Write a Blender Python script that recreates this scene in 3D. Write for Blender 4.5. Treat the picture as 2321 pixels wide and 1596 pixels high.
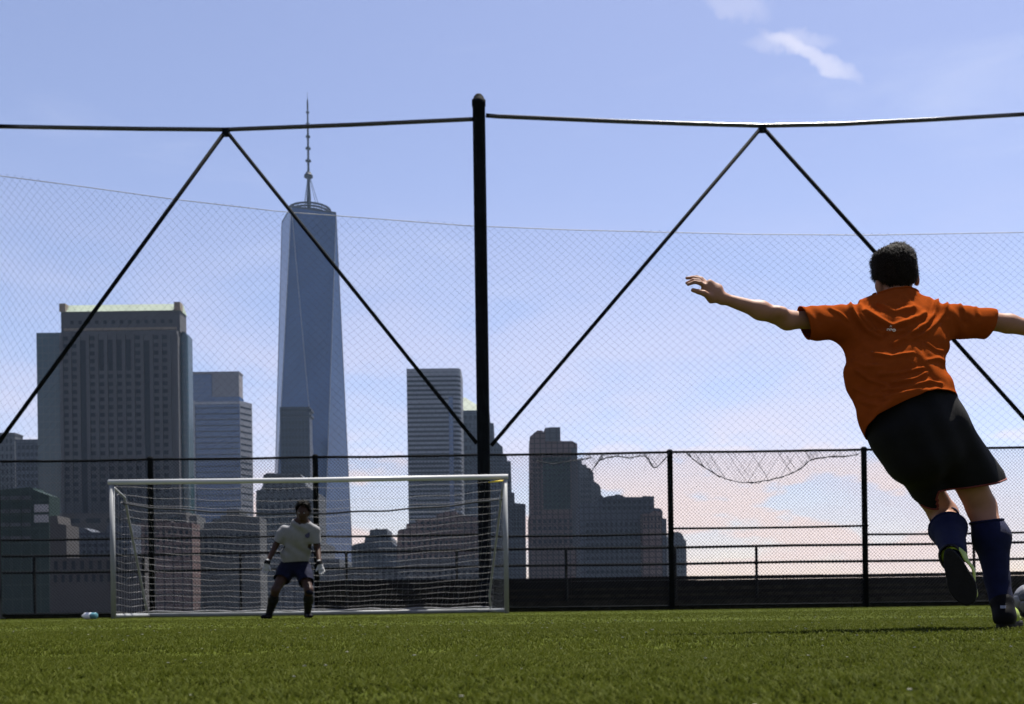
import bpy, bmesh, math, random
import numpy as np
from mathutils import Vector, Matrix
R = math.radians
random.seed(7); rng = np.random.default_rng(11)
scene = bpy.context.scene
for o in list(bpy.data.objects): bpy.data.objects.remove(o)
col = scene.collection

# ------------------------------------------------------------------ camera, world, sun, exposure
F, W, CX, HY, CH, ROLL = 2300.0, 2320.0, 1160.0, 1375.0, 0.12, R(0.8)
CR, SR = math.cos(ROLL), math.sin(ROLL)
cam = bpy.data.cameras.new('camera'); camo = bpy.data.objects.new('camera', cam); col.objects.link(camo)
cam.sensor_fit = 'HORIZONTAL'; cam.sensor_width = 36.0; cam.lens = 36.0 * F / W
cam.shift_y = (HY - 798.0) / W
cam.clip_start = 0.05; cam.clip_end = 8000
cam.dof.use_dof = True; cam.dof.focus_distance = 3.3; cam.dof.aperture_fstop = cam.lens / 5.0
camo.matrix_world = Matrix(((CR, SR, 0, 0), (0, 0, -1, 0), (-SR, CR, 0, CH), (0, 0, 0, 1)))
scene.camera = camo

SUN_EL, SUN_AZ = R(69), R(42)
world = bpy.data.worlds.new('World'); scene.world = world; world.use_nodes = True
nt = world.node_tree; nt.nodes.clear()
N = nt.nodes.new; L = nt.links.new
def mth(op, a, b=None, c=None, clamp=False):
    n = N('ShaderNodeMath'); n.operation = op; n.use_clamp = clamp
    for i, v in enumerate((a, b, c)):
        if v is None: continue
        if isinstance(v, (int, float)): n.inputs[i].default_value = v
        else: L(v, n.inputs[i])
    return n.outputs[0]
def rmp(v, a, b, lo=0.0, hi=1.0):
    n = N('ShaderNodeMapRange'); n.interpolation_type = 'SMOOTHSTEP'
    L(v, n.inputs[0]); n.inputs[1].default_value = a; n.inputs[2].default_value = b
    n.inputs[3].default_value = lo; n.inputs[4].default_value = hi
    return n.outputs[0]
def mixc(f, a, b, bt='MIX'):
    n = N('ShaderNodeMix'); n.data_type = 'RGBA'; n.blend_type = bt
    if isinstance(f, float): n.inputs[0].default_value = f
    else: L(f, n.inputs[0])
    for s, v in ((6, a), (7, b)):
        if isinstance(v, tuple): n.inputs[s].default_value = v + (1,)
        else: L(v, n.inputs[s])
    return n.outputs[2]
SKY_STR = 0.050
sky = N('ShaderNodeTexSky'); sky.sky_type = 'NISHITA'; sky.sun_disc = False
sky.sun_elevation = SUN_EL; sky.sun_rotation = SUN_AZ
sky.air_density = 1.0; sky.dust_density = 0.6; sky.ozone_density = 2.2
tc = N('ShaderNodeTexCoord'); sep = N('ShaderNodeSeparateXYZ'); L(tc.outputs['Generated'], sep.inputs[0])
base = mixc(1.0, sky.outputs[0], (1.20, 0.98, 1.00), 'MULTIPLY')
# low cumulus bank along the horizon
mp = N('ShaderNodeMapping'); mp.inputs['Scale'].default_value = (5.0, 5.0, 13.0); mp.inputs['Location'].default_value = (0.35, 0.2, 0.1)
L(tc.outputs['Generated'], mp.inputs[0])
nz = N('ShaderNodeTexNoise'); nz.inputs['Scale'].default_value = 1.0; nz.inputs['Detail'].default_value = 7; nz.inputs['Roughness'].default_value = 0.55
L(mp.outputs[0], nz.inputs['Vector'])
band = mth('MULTIPLY', rmp(sep.outputs[2], 0.0, 0.05), rmp(sep.outputs[2], 0.12, 0.40, 1.0, 0.0))
cum = mth('MULTIPLY', rmp(nz.outputs[0], 0.36, 0.62), band)
c0 = mixc(mth('MULTIPLY', cum, 0.50), base, (0.279 / SKY_STR, 0.244 / SKY_STR, 0.272 / SKY_STR))
# sharper cumulus heads low over the horizon
mp3 = N('ShaderNodeMapping'); mp3.inputs['Scale'].default_value = (9.0, 9.0, 26.0); mp3.inputs['Location'].default_value = (1.7, 0.6, 0.45)
L(tc.outputs['Generated'], mp3.inputs[0])
n3 = N('ShaderNodeTexNoise'); n3.inputs['Scale'].default_value = 1.0; n3.inputs['Detail'].default_value = 9; n3.inputs['Roughness'].default_value = 0.52
L(mp3.outputs[0], n3.inputs['Vector'])
hd3 = mth('MULTIPLY', rmp(n3.outputs[0], 0.47, 0.56), mth('MULTIPLY', rmp(sep.outputs[2], 0.01, 0.05), rmp(sep.outputs[2], 0.09, 0.19, 1.0, 0.0)))
c1 = mixc(mth('MULTIPLY', hd3, 0.85), c0, (0.345 / SKY_STR, 0.278 / SKY_STR, 0.262 / SKY_STR))
# thin high cirrus streaks
mp2 = N('ShaderNodeMapping'); mp2.inputs['Rotation'].default_value = (0, R(33), 0); mp2.inputs['Scale'].default_value = (2.2, 2.2, 11.0); mp2.inputs['Location'].default_value = (0.1, 0.0, 0.52)
L(tc.outputs['Generated'], mp2.inputs[0])
n2 = N('ShaderNodeTexNoise'); n2.inputs['Scale'].default_value = 1.3; n2.inputs['Detail'].default_value = 8; n2.inputs['Roughness'].default_value = 0.6; n2.inputs['Distortion'].default_value = 0.4
L(mp2.outputs[0], n2.inputs['Vector'])
cir = mth('MULTIPLY', rmp(n2.outputs[0], 0.52, 0.85), rmp(sep.outputs[2], 0.12, 0.35))
c2 = mixc(mth('MULTIPLY', cir, 0.30), c1, (0.255 / SKY_STR, 0.272 / SKY_STR, 0.329 / SKY_STR))
# the wisps of cirrus in the upper right: noise inside two tilted ellipses of sky
def wisp(prev, px, py, sx, sy, tilt, amt):
    u = (px - CX) / F; v = (HY - py) / F
    d = Vector((u * CR + v * SR, 1, -u * SR + v * CR)).normalized()
    r = Vector((d.y, -d.x, 0)).normalized(); up = r.cross(d)
    ax = r * math.cos(tilt) + up * math.sin(tilt); ay = up * math.cos(tilt) - r * math.sin(tilt)
    def dot(a):
        n = N('ShaderNodeVectorMath'); n.operation = 'DOT_PRODUCT'; L(tc.outputs['Generated'], n.inputs[0]); n.inputs[1].default_value = a
        return n.outputs['Value']
    a = dot(ax); b = dot(ay)
    a0 = d.dot(ax); b0 = d.dot(ay)
    nn = N('ShaderNodeTexNoise'); nn.inputs['Scale'].default_value = 40; nn.inputs['Detail'].default_value = 6
    L(tc.outputs['Generated'], nn.inputs['Vector'])
    jit = mth('MULTIPLY', mth('SUBTRACT', nn.outputs[0], 0.5), sy * 4.0)
    q = mth('ADD', mth('POWER', mth('ABSOLUTE', mth('DIVIDE', mth('SUBTRACT', a, a0), sx)), 2.0), mth('POWER', mth('ABSOLUTE', mth('DIVIDE', mth('ADD', mth('SUBTRACT', b, b0), jit), sy)), 2.0))
    m = mth('MULTIPLY', rmp(q, 0.0, 1.7, 1.0, 0.0), amt)
    return mixc(m, prev, (0.304 / SKY_STR, 0.296 / SKY_STR, 0.329 / SKY_STR))
c3 = wisp(c2, 1838, 128, 0.042, 0.0055, R(-31), 0.5)
c3 = wisp(c3, 1790, 98, 0.034, 0.007, R(-8), 0.25)
c3 = wisp(c3, 1660, 8, 0.030, 0.010, R(-25), 0.22)
bg = N('ShaderNodeBackground'); bg.inputs[1].default_value = SKY_STR; L(c3, bg.inputs[0])
wo = N('ShaderNodeOutputWorld'); L(bg.outputs[0], wo.inputs[0])

sl = bpy.data.lights.new('sun', 'SUN'); sl.energy = 5.0; sl.angle = R(0.5); sl.color = (1.0, 0.95, 0.87)
so = bpy.data.objects.new('sun', sl); col.objects.link(so)
sd = Vector((math.sin(SUN_AZ) * math.cos(SUN_EL), math.cos(SUN_AZ) * math.cos(SUN_EL), math.sin(SUN_EL)))
so.rotation_euler = sd.to_track_quat('Z', 'Y').to_euler(); so.location = (20, 20, 60)
vs = scene.view_settings; vs.view_transform = 'Standard'; vs.look = 'None'; vs.gamma = 1; vs.exposure = 1.64; vs.use_curve_mapping = False
scene.render.engine = 'CYCLES'

# ------------------------------------------------------------------ helpers
def PX(x, y, D):                       # measured direction -> world point at depth D
    u = (x - CX) / F; v = (HY - y) / F
    return Vector(((u * CR + v * SR) * D, D, CH + (-u * SR + v * CR) * D))
def PP(x, y, D): return PX(x / 1.0466, y / 1.0466, D)

def mat(name, c, rough=0.75, var=0.15, scale=6.0, bump=0.0, metal=0.0, spec=0.3, bscale=None, trans=0.0):
    m = bpy.data.materials.new(name); m.use_nodes = True; t = m.node_tree
    b = t.nodes['Principled BSDF']; b.inputs['Roughness'].default_value = rough; b.inputs['Metallic'].default_value = metal
    b.inputs['Specular IOR Level'].default_value = spec
    co = t.nodes.new('ShaderNodeTexCoord')
    n = t.nodes.new('ShaderNodeTexNoise'); n.inputs['Scale'].default_value = scale; n.inputs['Detail'].default_value = 5
    t.links.new(co.outputs['Object'], n.inputs['Vector'])
    r = t.nodes.new('ShaderNodeMapRange'); r.inputs[1].default_value = 0.3; r.inputs[2].default_value = 0.7
    t.links.new(n.outputs[0], r.inputs[0])
    mx = t.nodes.new('ShaderNodeMix'); mx.data_type = 'RGBA'
    mx.inputs[6].default_value = tuple(max(0, k * (1 - var)) for k in c) + (1,)
    mx.inputs[7].default_value = tuple(min(1, k * (1 + var)) for k in c) + (1,)
    t.links.new(r.outputs[0], mx.inputs[0]); t.links.new(mx.outputs[2], b.inputs['Base Color'])
    if bump:
        n2 = t.nodes.new('ShaderNodeTexNoise'); n2.inputs['Scale'].default_value = bscale or scale * 6; n2.inputs['Detail'].default_value = 4
        t.links.new(co.outputs['Object'], n2.inputs['Vector'])
        bp = t.nodes.new('ShaderNodeBump'); bp.inputs['Strength'].default_value = bump; bp.inputs['Distance'].default_value = 0.01
        t.links.new(n2.outputs[0], bp.inputs['Height']); t.links.new(bp.outputs[0], b.inputs['Normal'])
    return m
def mat_lines(name, c, c2, spacing, frac, rough=0.35, metal=0.0, spec=0.5, vert=None, var=0.12):
    """glass curtain wall: floor lines (and mullions) every few metres"""
    m = mat(name, c, rough, var, 0.03, 0, metal, spec); t = m.node_tree
    b = t.nodes['Principled BSDF']; src = b.inputs['Base Color'].links[0].from_socket
    co = t.nodes.new('ShaderNodeTexCoord'); sp = t.nodes.new('ShaderNodeSeparateXYZ'); t.links.new(co.outputs['Object'], sp.inputs[0])
    def line(sock, s, f):
        a = t.nodes.new('ShaderNodeMath'); a.operation = 'MULTIPLY'; a.inputs[1].default_value = 1.0 / s; t.links.new(sock, a.inputs[0])
        g = t.nodes.new('ShaderNodeMath'); g.operation = 'FRACT'; t.links.new(a.outputs[0], g.inputs[0])
        h = t.nodes.new('ShaderNodeMath'); h.operation = 'LESS_THAN'; h.inputs[1].default_value = f; t.links.new(g.outputs[0], h.inputs[0])
        return h.outputs[0]
    k = line(sp.outputs[2], spacing, frac)
    if vert:
        a = t.nodes.new('ShaderNodeMath'); a.operation = 'ADD'; t.links.new(sp.outputs[0], a.inputs[0]); t.links.new(sp.outputs[1], a.inputs[1])
        w = t.nodes.new('ShaderNodeMath'); w.operation = 'MAXIMUM'; t.links.new(k, w.inputs[0]); t.links.new(line(a.outputs[0], vert, frac), w.inputs[1]); k = w.outputs[0]
    mx = t.nodes.new('ShaderNodeMix'); mx.data_type = 'RGBA'; t.links.new(k, mx.inputs[0]); t.links.new(src, mx.inputs[6]); mx.inputs[7].default_value = tuple(c2) + (1,)
    t.links.new(mx.outputs[2], b.inputs['Base Color'])
    return m

class MB:
    def __init__(s): s.v = []; s.f = []
    def box(s, x0, x1, y0, y1, z0, z1):
        i = len(s.v); s.v += [(x, y, z) for z in (z0, z1) for y in (y0, y1) for x in (x0, x1)]
        s.f += [tuple(i + k for k in q) for q in ((0, 2, 3, 1), (4, 5, 7, 6), (0, 1, 5, 4), (2, 6, 7, 3), (0, 4, 6, 2), (1, 3, 7, 5))]; return s
    def rbox(s, cx, cy, hx, hy, z0, z1, a=0.0):
        i = len(s.v); c, n = math.cos(a), math.sin(a)
        for z in (z0, z1):
            for y in (-hy, hy):
                for x in (-hx, hx): s.v.append((cx + x * c - y * n, cy + x * n + y * c, z))
        s.f += [tuple(i + k for k in q) for q in ((0, 2, 3, 1), (4, 5, 7, 6), (0, 1, 5, 4), (2, 6, 7, 3), (0, 4, 6, 2), (1, 3, 7, 5))]; return s
    def prism(s, poly, z0, z1):         # poly: list of (x, y), counter-clockwise
        i = len(s.v); n = len(poly)
        s.v += [(x, y, z0) for x, y in poly] + [(x, y, z1) for x, y in poly]
        s.f += [tuple(range(i + n - 1, i - 1, -1)), tuple(range(i + n, i + 2 * n))]
        for k in range(n): s.f.append((i + k, i + (k + 1) % n, i + n + (k + 1) % n, i + n + k))
        return s
    def prof(s, pts, y0, y1):           # silhouette (x, z), extruded in depth
        i = len(s.v); n = len(pts)
        s.v += [(x, y0, z) for x, z in pts] + [(x, y1, z) for x, z in pts]
        s.f += [tuple(range(i, i + n)), tuple(range(i + 2 * n - 1, i + n - 1, -1))]
        for k in range(n): s.f.append((i + k, i + n + k, i + n + (k + 1) % n, i + (k + 1) % n))
        return s
    def tube(s, path, r, n=8, caps=True):
        P = [Vector(p) for p in path]; i0 = len(s.v)
        rs = r if isinstance(r, (list, tuple)) else [r] * len(P)
        ref = Vector((0, 0, 1)) if abs((P[-1] - P[0]).normalized().z) < 0.9 else Vector((1, 0, 0))
        for k, p in enumerate(P):
            t = (P[min(k + 1, len(P) - 1)] - P[max(k - 1, 0)]).normalized()
            a = t.cross(ref).normalized(); b = a.cross(t)
            for j in range(n):
                w = 2 * math.pi * j / n; s.v.append(tuple(p + (a * math.cos(w) + b * math.sin(w)) * rs[k]))
        for k in range(len(P) - 1):
            for j in range(n):
                s.f.append((i0 + k * n + j, i0 + k * n + (j + 1) % n, i0 + (k + 1) * n + (j + 1) % n, i0 + (k + 1) * n + j))
        if caps:
            s.f.append(tuple(i0 + j for j in range(n - 1, -1, -1))); s.f.append(tuple(i0 + (len(P) - 1) * n + j for j in range(n)))
        return s
    def lathe(s, c, prof, n=24):
        i0 = len(s.v)
        for r, z in prof:
            for j in range(n):
                w = 2 * math.pi * j / n; s.v.append((c[0] + r * math.cos(w), c[1] + r * math.sin(w), z))
        for k in range(len(prof) - 1):
            for j in range(n): s.f.append((i0 + k * n + j, i0 + k * n + (j + 1) % n, i0 + (k + 1) * n + (j + 1) % n, i0 + (k + 1) * n + j))
        s.f.append(tuple(i0 + j for j in range(n - 1, -1, -1))); s.f.append(tuple(i0 + (len(prof) - 1) * n + j for j in range(n)))
        return s

def adopt(o, parent):
    if parent is not None:
        o.parent = parent
        if parent.type == 'EMPTY': o.matrix_parent_inverse = Matrix.Translation(-parent.location)
    return o
def mesh_obj(name, v, f, m, parent=None, smooth=False):
    me = bpy.data.meshes.new(name); me.from_pydata(v, [], f); me.update()
    if m: me.materials.append(m)
    if smooth: me.polygons.foreach_set('use_smooth', [True] * len(me.polygons))
    o = bpy.data.objects.new(name, me); col.objects.link(o)
    return adopt(o, parent)
def obj(name, mb, m, parent=None, smooth=False): return mesh_obj(name, mb.v, mb.f, m, parent, smooth)
def tag(o, label=None, cat=None, group=None, kind=None):
    if label: o['label'] = label
    if cat: o['category'] = cat
    if group: o['group'] = group
    if kind: o['kind'] = kind
    return o
def thing(name, loc, label, cat, group=None):
    o = bpy.data.objects.new(name, None); col.objects.link(o); o.location = loc; o.empty_display_size = 0.2
    return tag(o, label, cat, group)
def catenary(a, b, sag, n=12):
    a, b = Vector(a), Vector(b)
    return [a.lerp(b, k / n) - Vector((0, 0, sag * 4 * (k / n) * (1 - k / n))) for k in range(n + 1)]

# ------------------------------------------------------------------ materials
M = {}
M['turf'] = mat('turf_base', (0.0310, 0.0390, 0.0055), 0.9, 0.3, 9, 0.6, spec=0.02)
M['deck'] = mat('deck_concrete', (0.12, 0.12, 0.12), 0.9, 0.2, 1.2, 0.3)
M['water'] = mat('river_water', (0.03, 0.05, 0.06), 0.12, 0.2, 0.05, 0.4, spec=0.5, bscale=0.6)
M['land'] = mat('city_ground', (0.10, 0.10, 0.10), 0.9, 0.2, 0.05)
M['black_steel'] = mat('black_painted_steel', (0.004, 0.005, 0.006), 0.8, 0.25, 5, 0.1, spec=0.03)
M['rail_steel'] = mat('glossy_top_rail_paint', (0.010, 0.011, 0.012), 0.25, .3, 5, .05, spec=.5)  # lighter, glossier copy of the black steel, for a sunlit edge along the pipe
M['black_vinyl'] = mat('black_vinyl_wire', (0.006, 0.007, 0.008), 0.6, 0.2, 5, spec=.1)
M['net_cord'] = mat('dark_net_cord', (0.030, 0.033, 0.040), 0.8, 0.2, 5)
M['rope_pale'] = mat('pale_rope', (0.25, 0.26, 0.28), 0.6, 0.2, 5)
M['goal_white'] = mat('white_goal_paint_shaded', (0.1700, 0.1800, 0.1900), 0.45, 0.08, 3, 0.05, spec=0.15)  # white paint darkened: the posts' shaded side is put into the colour
M['goal_net'] = mat('white_goal_net', (0.1950, 0.1950, 0.2025), 0.8, 0.1, 5)
M['yellow'] = mat('yellow_clip', (0.65, 0.48, 0.02), 0.5)
M['parapet'] = mat('dark_parapet', (0.008, 0.008, 0.009), 0.9, 0.3, 2, 0.3, spec=.05)
M['timber'] = mat('weathered_timber', (0.014, 0.013, 0.010), 0.9, 0.6, 7, 0.5, spec=.08)

# ------------------------------------------------------------------ the setting
FY, PY = 22.3, 22.0                     # depth of the low fence, of the tall poles
tag(obj('playing_field', MB().box(-45, 45, -25, 22.75, -0.3, 0), M['turf']), kind='structure')
tag(obj('pier_deck', MB().box(-90, 90, 22.75, 31, -0.4, -0.02), M['deck']), kind='structure')
tag(obj('river', MB().box(-1500, 1500, -250, 2000, -4.6, -4.2), M['water']), kind='structure')
tag(obj('city_ground', MB().box(-900, 260, 140, 1600, -4.1, -2.6), M['land']), kind='structure')

# ------------------------------------------------------------------ tall frame round the pitch
fr = thing('fence_frame', PX(1097, 1388, PY), 'tall black steel frame of thick poles, top pipe and V braces behind goal', 'fence frame')
fr.location.z = 0
PXs = []
for xb, xt in ((-15, -25), (1097, 1088), (2384, 2372)):
    x = PX((xb + xt) / 2, 800, PY).x; PXs.append(x)
    z1 = 11.22
    obj('pole', MB().lathe((x, PY), [(0.20, 0.0), (0.20, 0.03), (0.145, 0.05), (0.14, 3.0), (0.137, z1 - 0.25), (0.15, z1 - 0.24), (0.15, z1 - 0.12), (0.115, z1 - 0.11), (0.11, z1 - 0.05), (0.07, z1)], 24), M['black_steel'], fr, True)
def rail(pts, r, name, n=10):
    P = [PX(x, y, PY) for x, y in pts]
    return obj(name, MB().tube(P, r, n), M['rail_steel' if name == 'top_rail' else 'black_steel'], fr, True)
rail([(1076, 270.5), (1058, 271), (800, 283), (512, 294), (330, 292.5), (170, 290), (-18, 286.5)], 0.045, 'top_rail')
rail([(1101, 262), (1125, 264), (1400, 275.5), (1560, 281), (1727, 285.5), (1900, 282), (2120, 271), (2376, 256)], 0.045, 'top_rail')
for a, b in (((1080, 1005), (514, 299)), ((510, 299), (-18, 1024)), ((1113, 1010), (1724, 291)), ((1730, 291), (2376, 1010))):
    rail([a, b], 0.043, 'brace')
for x, y in ((512, 297), (1727, 288.5)):
    p = PX(x, y, PY); obj('bracket', MB().box(p.x - 0.07, p.x + 0.07, PY - 0.055, PY + 0.055, p.z - 0.11, p.z + 0.035), M['black_steel'], fr)

# ------------------------------------------------------------------ low chain-link fence
lf = thing('chain_link_fence', (0, FY, 0), 'low black chain-link fence with pipe rails along the pitch edge', 'fence')
TOPZ = PX(1518, 1025, FY).z
bay = [PX(x, 1200, FY).x for x in (-10, 342.5, 716.5, 1094, 1520, 1959.5, 2384)]
midz = [1.74, 1.74, 1.72, 1.67, 1.79, 1.60]
for i, x in enumerate(bay):
    r = 0.062 if i != 3 else 0.04
    obj('post', MB().lathe((x, FY), [(r, 0), (r, TOPZ - 0.02), (r * 1.12, TOPZ), (r * 1.12, TOPZ + 0.03), (r * .6, TOPZ + 0.06)], 14), M['black_steel'], lf, True)
for i in range(6):
    x0, x1 = bay[i], bay[i + 1]
    n = 8
    obj('top_rail', MB().tube([(x0 + (x1 - x0) * k / n, FY, TOPZ - 0.010 * math.sin(math.pi * k / n) + rng.normal(0, .003)) for k in range(n + 1)], 0.027, 8), M['black_steel'], lf, True)
    obj('middle_rail', MB().tube([(x0 + (x1 - x0) * k / n, FY + .02, midz[i] - 0.012 * math.sin(math.pi * k / n)) for k in range(n + 1)] + [(x1 + 0.08, FY + .02, midz[i])], 0.024, 8), M['black_steel'], lf, True)
    obj('bottom_rail', MB().tube([(x0, FY, .09), (x1, FY, .085)], 0.022, 8), M['black_steel'], lf, True)
    mb = MB(); sp = 0.078; h = TOPZ - 0.1; z0 = 0.09; wd = x1 - x0; r = 0.0037
    k = -int(h / sp) - 1
    while k * sp < wd:
        for sgn in (1, -1):
            xa, xb = k * sp, k * sp + h
            t0, t1 = max(0, -xa / h), min(1, (wd - xa) / h)
            if t1 > t0 + 0.01:
                pts = []
                for t in np.linspace(t0, t1, 7):
                    X = xa + t * h; X = X if sgn > 0 else wd - X
                    wob = 0.012 * math.sin(X * 2.1 + i) * math.sin(math.pi * t) + 0.008 * math.sin(t * 9 + X)
                    pts.append((x0 + X, FY - 0.03 + 0.004 * sgn + wob, z0 + t * h + 0.006 * math.sin(X * 5 + i)))
                mb.tube(pts, r, 3, False)
        k += 1
    obj('chain_link_panel', mb, M['black_vinyl'], lf)

# boards along the fence foot, parapet and handrail of the promenade behind
kb = thing('kerb_boards', (0, 22.62, 0), 'dark weathered timber boards lying along the foot of the chain-link fence', 'kerb')
x = -14.0
while x < 16:
    l = random.uniform(2.2, 3.4)
    obj('board', MB().rbox(x + l / 2, 22.62 + random.uniform(-.01, .01), l / 2 - .012, .05, 0.0, .13 + random.uniform(-.012, .012), random.uniform(-.004, .004)), M['timber'], kb)
    if x > -4:
        obj('board', MB().rbox(x + l / 2 + .3, 22.95 + random.uniform(-.02, .02), l / 2 - .012, .04, -0.02, .23 + random.uniform(-.02, .02), random.uniform(-.006, .006)), M['timber'], kb)
    x += l
px0 = PX(727, 1350, 24.3).x
pw = thing('parapet_wall', (px0 + 9, 24.3, 0), 'dark low parapet wall behind the right part of the chain-link fence', 'wall')
x = px0
while x < 17:
    l = 3.0
    obj('wall_block', MB().box(x, x + l - .015, 24.2, 24.5, -0.02, .70 + random.uniform(-.006, .006)), M['parapet'], pw)
    obj('coping', MB().box(x, x + l - .01, 24.15, 24.55, .71, .79 + random.uniform(-.008, .008)), M['parapet'], pw)
    x += l
for z, dy in ((.17, 0), (.33, .02), (.47, .01)):
    x = px0
    while x < 17:
        l = random.uniform(2.0, 3.6)
        obj('strip', MB().rbox(x + l / 2, 24.13 + dy * .5, l / 2 - .02, .03, z + random.uniform(-.02, .02), z + random.uniform(.05, .08), random.uniform(-.002, .002)), M['timber'], pw)
        x += l
hr = thing('promenade_railing', (0, 24.0, 0), 'black two-pipe handrail running behind the chain-link fence', 'railing')
HD = 24.0
for z in (1.47, 1.08):
    n = 18
    obj('rail', MB().tube([(-14 + 31 * k / n, HD, z + 0.008 * math.sin(k * 1.7)) for k in range(n + 1)], 0.031, 8), M['black_steel'], hr, True)
for xp in (78, 325, 545, 785, 1035, 1283, 1530, 1714, 1962, 2207, 2450):
    x = PX(xp, 1290, HD).x
    obj('post', MB().lathe((x, HD), [(.07, -0.02), (.07, .01), (.04, .04), (.034, .08), (.034, 1.47)], 10), M['black_steel'], hr, True)

# ------------------------------------------------------------------ tall ball-stop netting
def netline(px):                        # height of the net's head rope
    xs = [-200, 0, 200, 400, 650, 760, 1075, 1300, 1700, 1985, 2320, 2420]
    ys = [370, 397, 423, 451, 480, 488, 512, 521, 531, 533, 527, 524]
    return PX(px, np.interp(px, xs, ys), 22.45).z
X0n, X1n = PX(-190, 800, 22.45).x, PX(2395, 800, 22.45).x
def pxof(x): return CX + x / 22.45 * F
bn = thing('ball_stop_net', (0, 22.45, TOPZ), 'fine dark see-through netting hung above the chain-link fence', 'net')
mb = MB(); sp = 0.185; ZB = TOPZ - 0.05; HN = 5.6
def netpt(s, t):                        # s along fence, t metres up an unstretched net
    px = pxof(X0n + s); zt = netline(px); k = t / HN
    lw = max(0.0, 1 - (s / 7.5)) ** 2
    z = ZB + k * (zt - ZB) + 0.035 * math.sin(s * 1.3 + t) + lw * 0.25 * math.sin(k * math.pi)
    x = X0n + s + 0.03 * math.sin(t * 2.2 + s * .7) + lw * 0.9 * math.sin(k * math.pi * .9)
    y = 22.45 + 0.10 * math.sin(s * 0.9) * math.sin(k * math.pi) + 0.04 * math.sin(s * 2.7 + t * 1.9)
    return (x, y, z)
WN = X1n - X0n
for sgn in (1, -1):
    k = -int(HN / sp) - 1
    while k * sp < WN:
        a = k * sp; t0, t1 = max(0, -a), min(HN, WN - a)
        if t1 - t0 > 0.15:
            m_ = max(3, int((t1 - t0) / 0.28)); pts = []
            for t in np.linspace(t0, t1, m_):
                s = a + t
                pts.append(netpt(s if sgn > 0 else WN - s, t))
            mb.tube(pts, 0.0018, 3, False)
        k += 1
obj('netting', mb, M['net_cord'], bn)
obj('head_rope', MB().tube([(X0n + WN * k / 60, 22.45, netline(pxof(X0n + WN * k / 60))) for k in range(61)], 0.0085, 6), M['rope_pale'], bn, True)

# loose bunches of spare net hanging on the low fence
Z2 = lambda x, y: (1560 + x / 2.674, 1020 + y / 2.674)
ZA = lambda x, y: (920 + x / 2.85, 840 + y / 2.85)
def droop(pts, label, n_fray, depth=FY - 0.10):
    P = [PP(*p, depth) for p in pts]; cv = []
    for k in range(len(P) - 1):
        for j in range(4):
            a, b, c, d = P[max(k - 1, 0)], P[k], P[k + 1], P[min(k + 2, len(P) - 1)]; t = j / 4
            cv.append(0.5 * (2 * b + (c - a) * t + (2 * a - 5 * b + 4 * c - d) * t * t + (3 * b - a - 3 * c + d) * t ** 3))
    cv.append(P[-1])
    th = thing('hanging_net', P[0], label, 'net', 'spare net bunched on the low fence')
    mb = MB()
    for q in range(3):
        mb.tube([p + Vector((rng.normal(0, .008), rng.normal(0, .012), rng.normal(0, .010))) for p in cv], 0.008, 5)
    obj('net_roll', mb, M['net_cord'], th)
    mb = MB()
    for q in range(n_fray):
        p = random.choice(cv); top = Vector((p.x + random.choice((-.62, .62)) * (TOPZ - p.z), depth + random.uniform(-.02, .02), TOPZ - random.uniform(0, .03)))
        if random.random() < .06: top = p + Vector((random.uniform(-.1, .1), 0, -random.uniform(.05, .3)))
        mid = (p + top) / 2 + Vector((random.uniform(-.02, .02), random.uniform(-.02, .02), 0))
        mb.tube([p, mid, top], 0.0022, 3, False)
    obj('loose_mesh', mb, M['net_cord'], th)['kind'] = 'stuff'
droop([Z2(*p) for p in ((180, 148), (270, 220), (380, 290), (480, 325), (600, 335), (740, 310), (880, 260), (970, 190), (1080, 172), (1200, 168), (1275, 150))], 'spare net drooping in one long loop between two right fence posts', 120)
droop([ZA(*p) for p in ((1370, 800), (1400, 760), (1440, 715), (1540, 692), (1640, 702), (1740, 688), (1800, 770), (1880, 700))], 'spare net bunched along the rail left of the long drooping loop', 110)
droop([ZA(*p) for p in ((1000, 720), (1100, 740), (1220, 725), (1370, 705))], 'thin strip of spare net along the rail right of the tall pole', 40)

# ------------------------------------------------------------------ goal
GD = 18.5; GX0, GX1 = PX(255.5, 1250, GD).x, PX(1146, 1235, GD).x; GH = 2.44
BX0, BX1, BY = GX0 - 0.10, GX1 - 0.33, GD + 2.05
gl = thing('soccer_goal', ((GX0 + GX1) / 2, GD, 0), 'white full-size soccer goal with sagging white net', 'goal')
for x in (GX0, GX1):
    obj('post', MB().tube([(x, GD, 0), (x, GD, GH - 0.004)], 0.043, 16), M['goal_white'], gl, True)
M['crossbar'] = mat('white_goal_paint_lit', (0.36, 0.37, 0.38), .4, .06, 3)  # lighter copy of the goal paint: sunlit top put into the colour
obj('crossbar', MB().tube([(GX0 - .06, GD, GH + .05), (GX0 + 3.6, GD, GH + .035), (GX1 + .06, GD, GH + .05)], 0.046, 16), M['crossbar'], gl, True)
for xa, xb in ((GX0, BX0), (GX1, BX1)):
    obj('ground_bar', MB().tube([(xa, GD + .06, .05), (xb, BY - .05, .05)], 0.042, 10), M['goal_white'], gl, True)
    s = 1 if xa < -3 else -1
    obj('stay', MB().tube([(xa + s * .02, GD + .05, GH - .05), (xa + s * .06, GD + .45, GH - .18), (xb + s * .02, BY - .25, .35), (xb, BY - .04, .10)], 0.022, 8), M['goal_white'], gl, True)
obj('back_bar', MB().tube([(BX0, BY, .05), ((BX0 + BX1) / 2, BY, .045), (BX1, BY, .05)], 0.045, 10), M['goal_white'], gl, True)
nb = MB(); nu, nv = 62, 19
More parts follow.
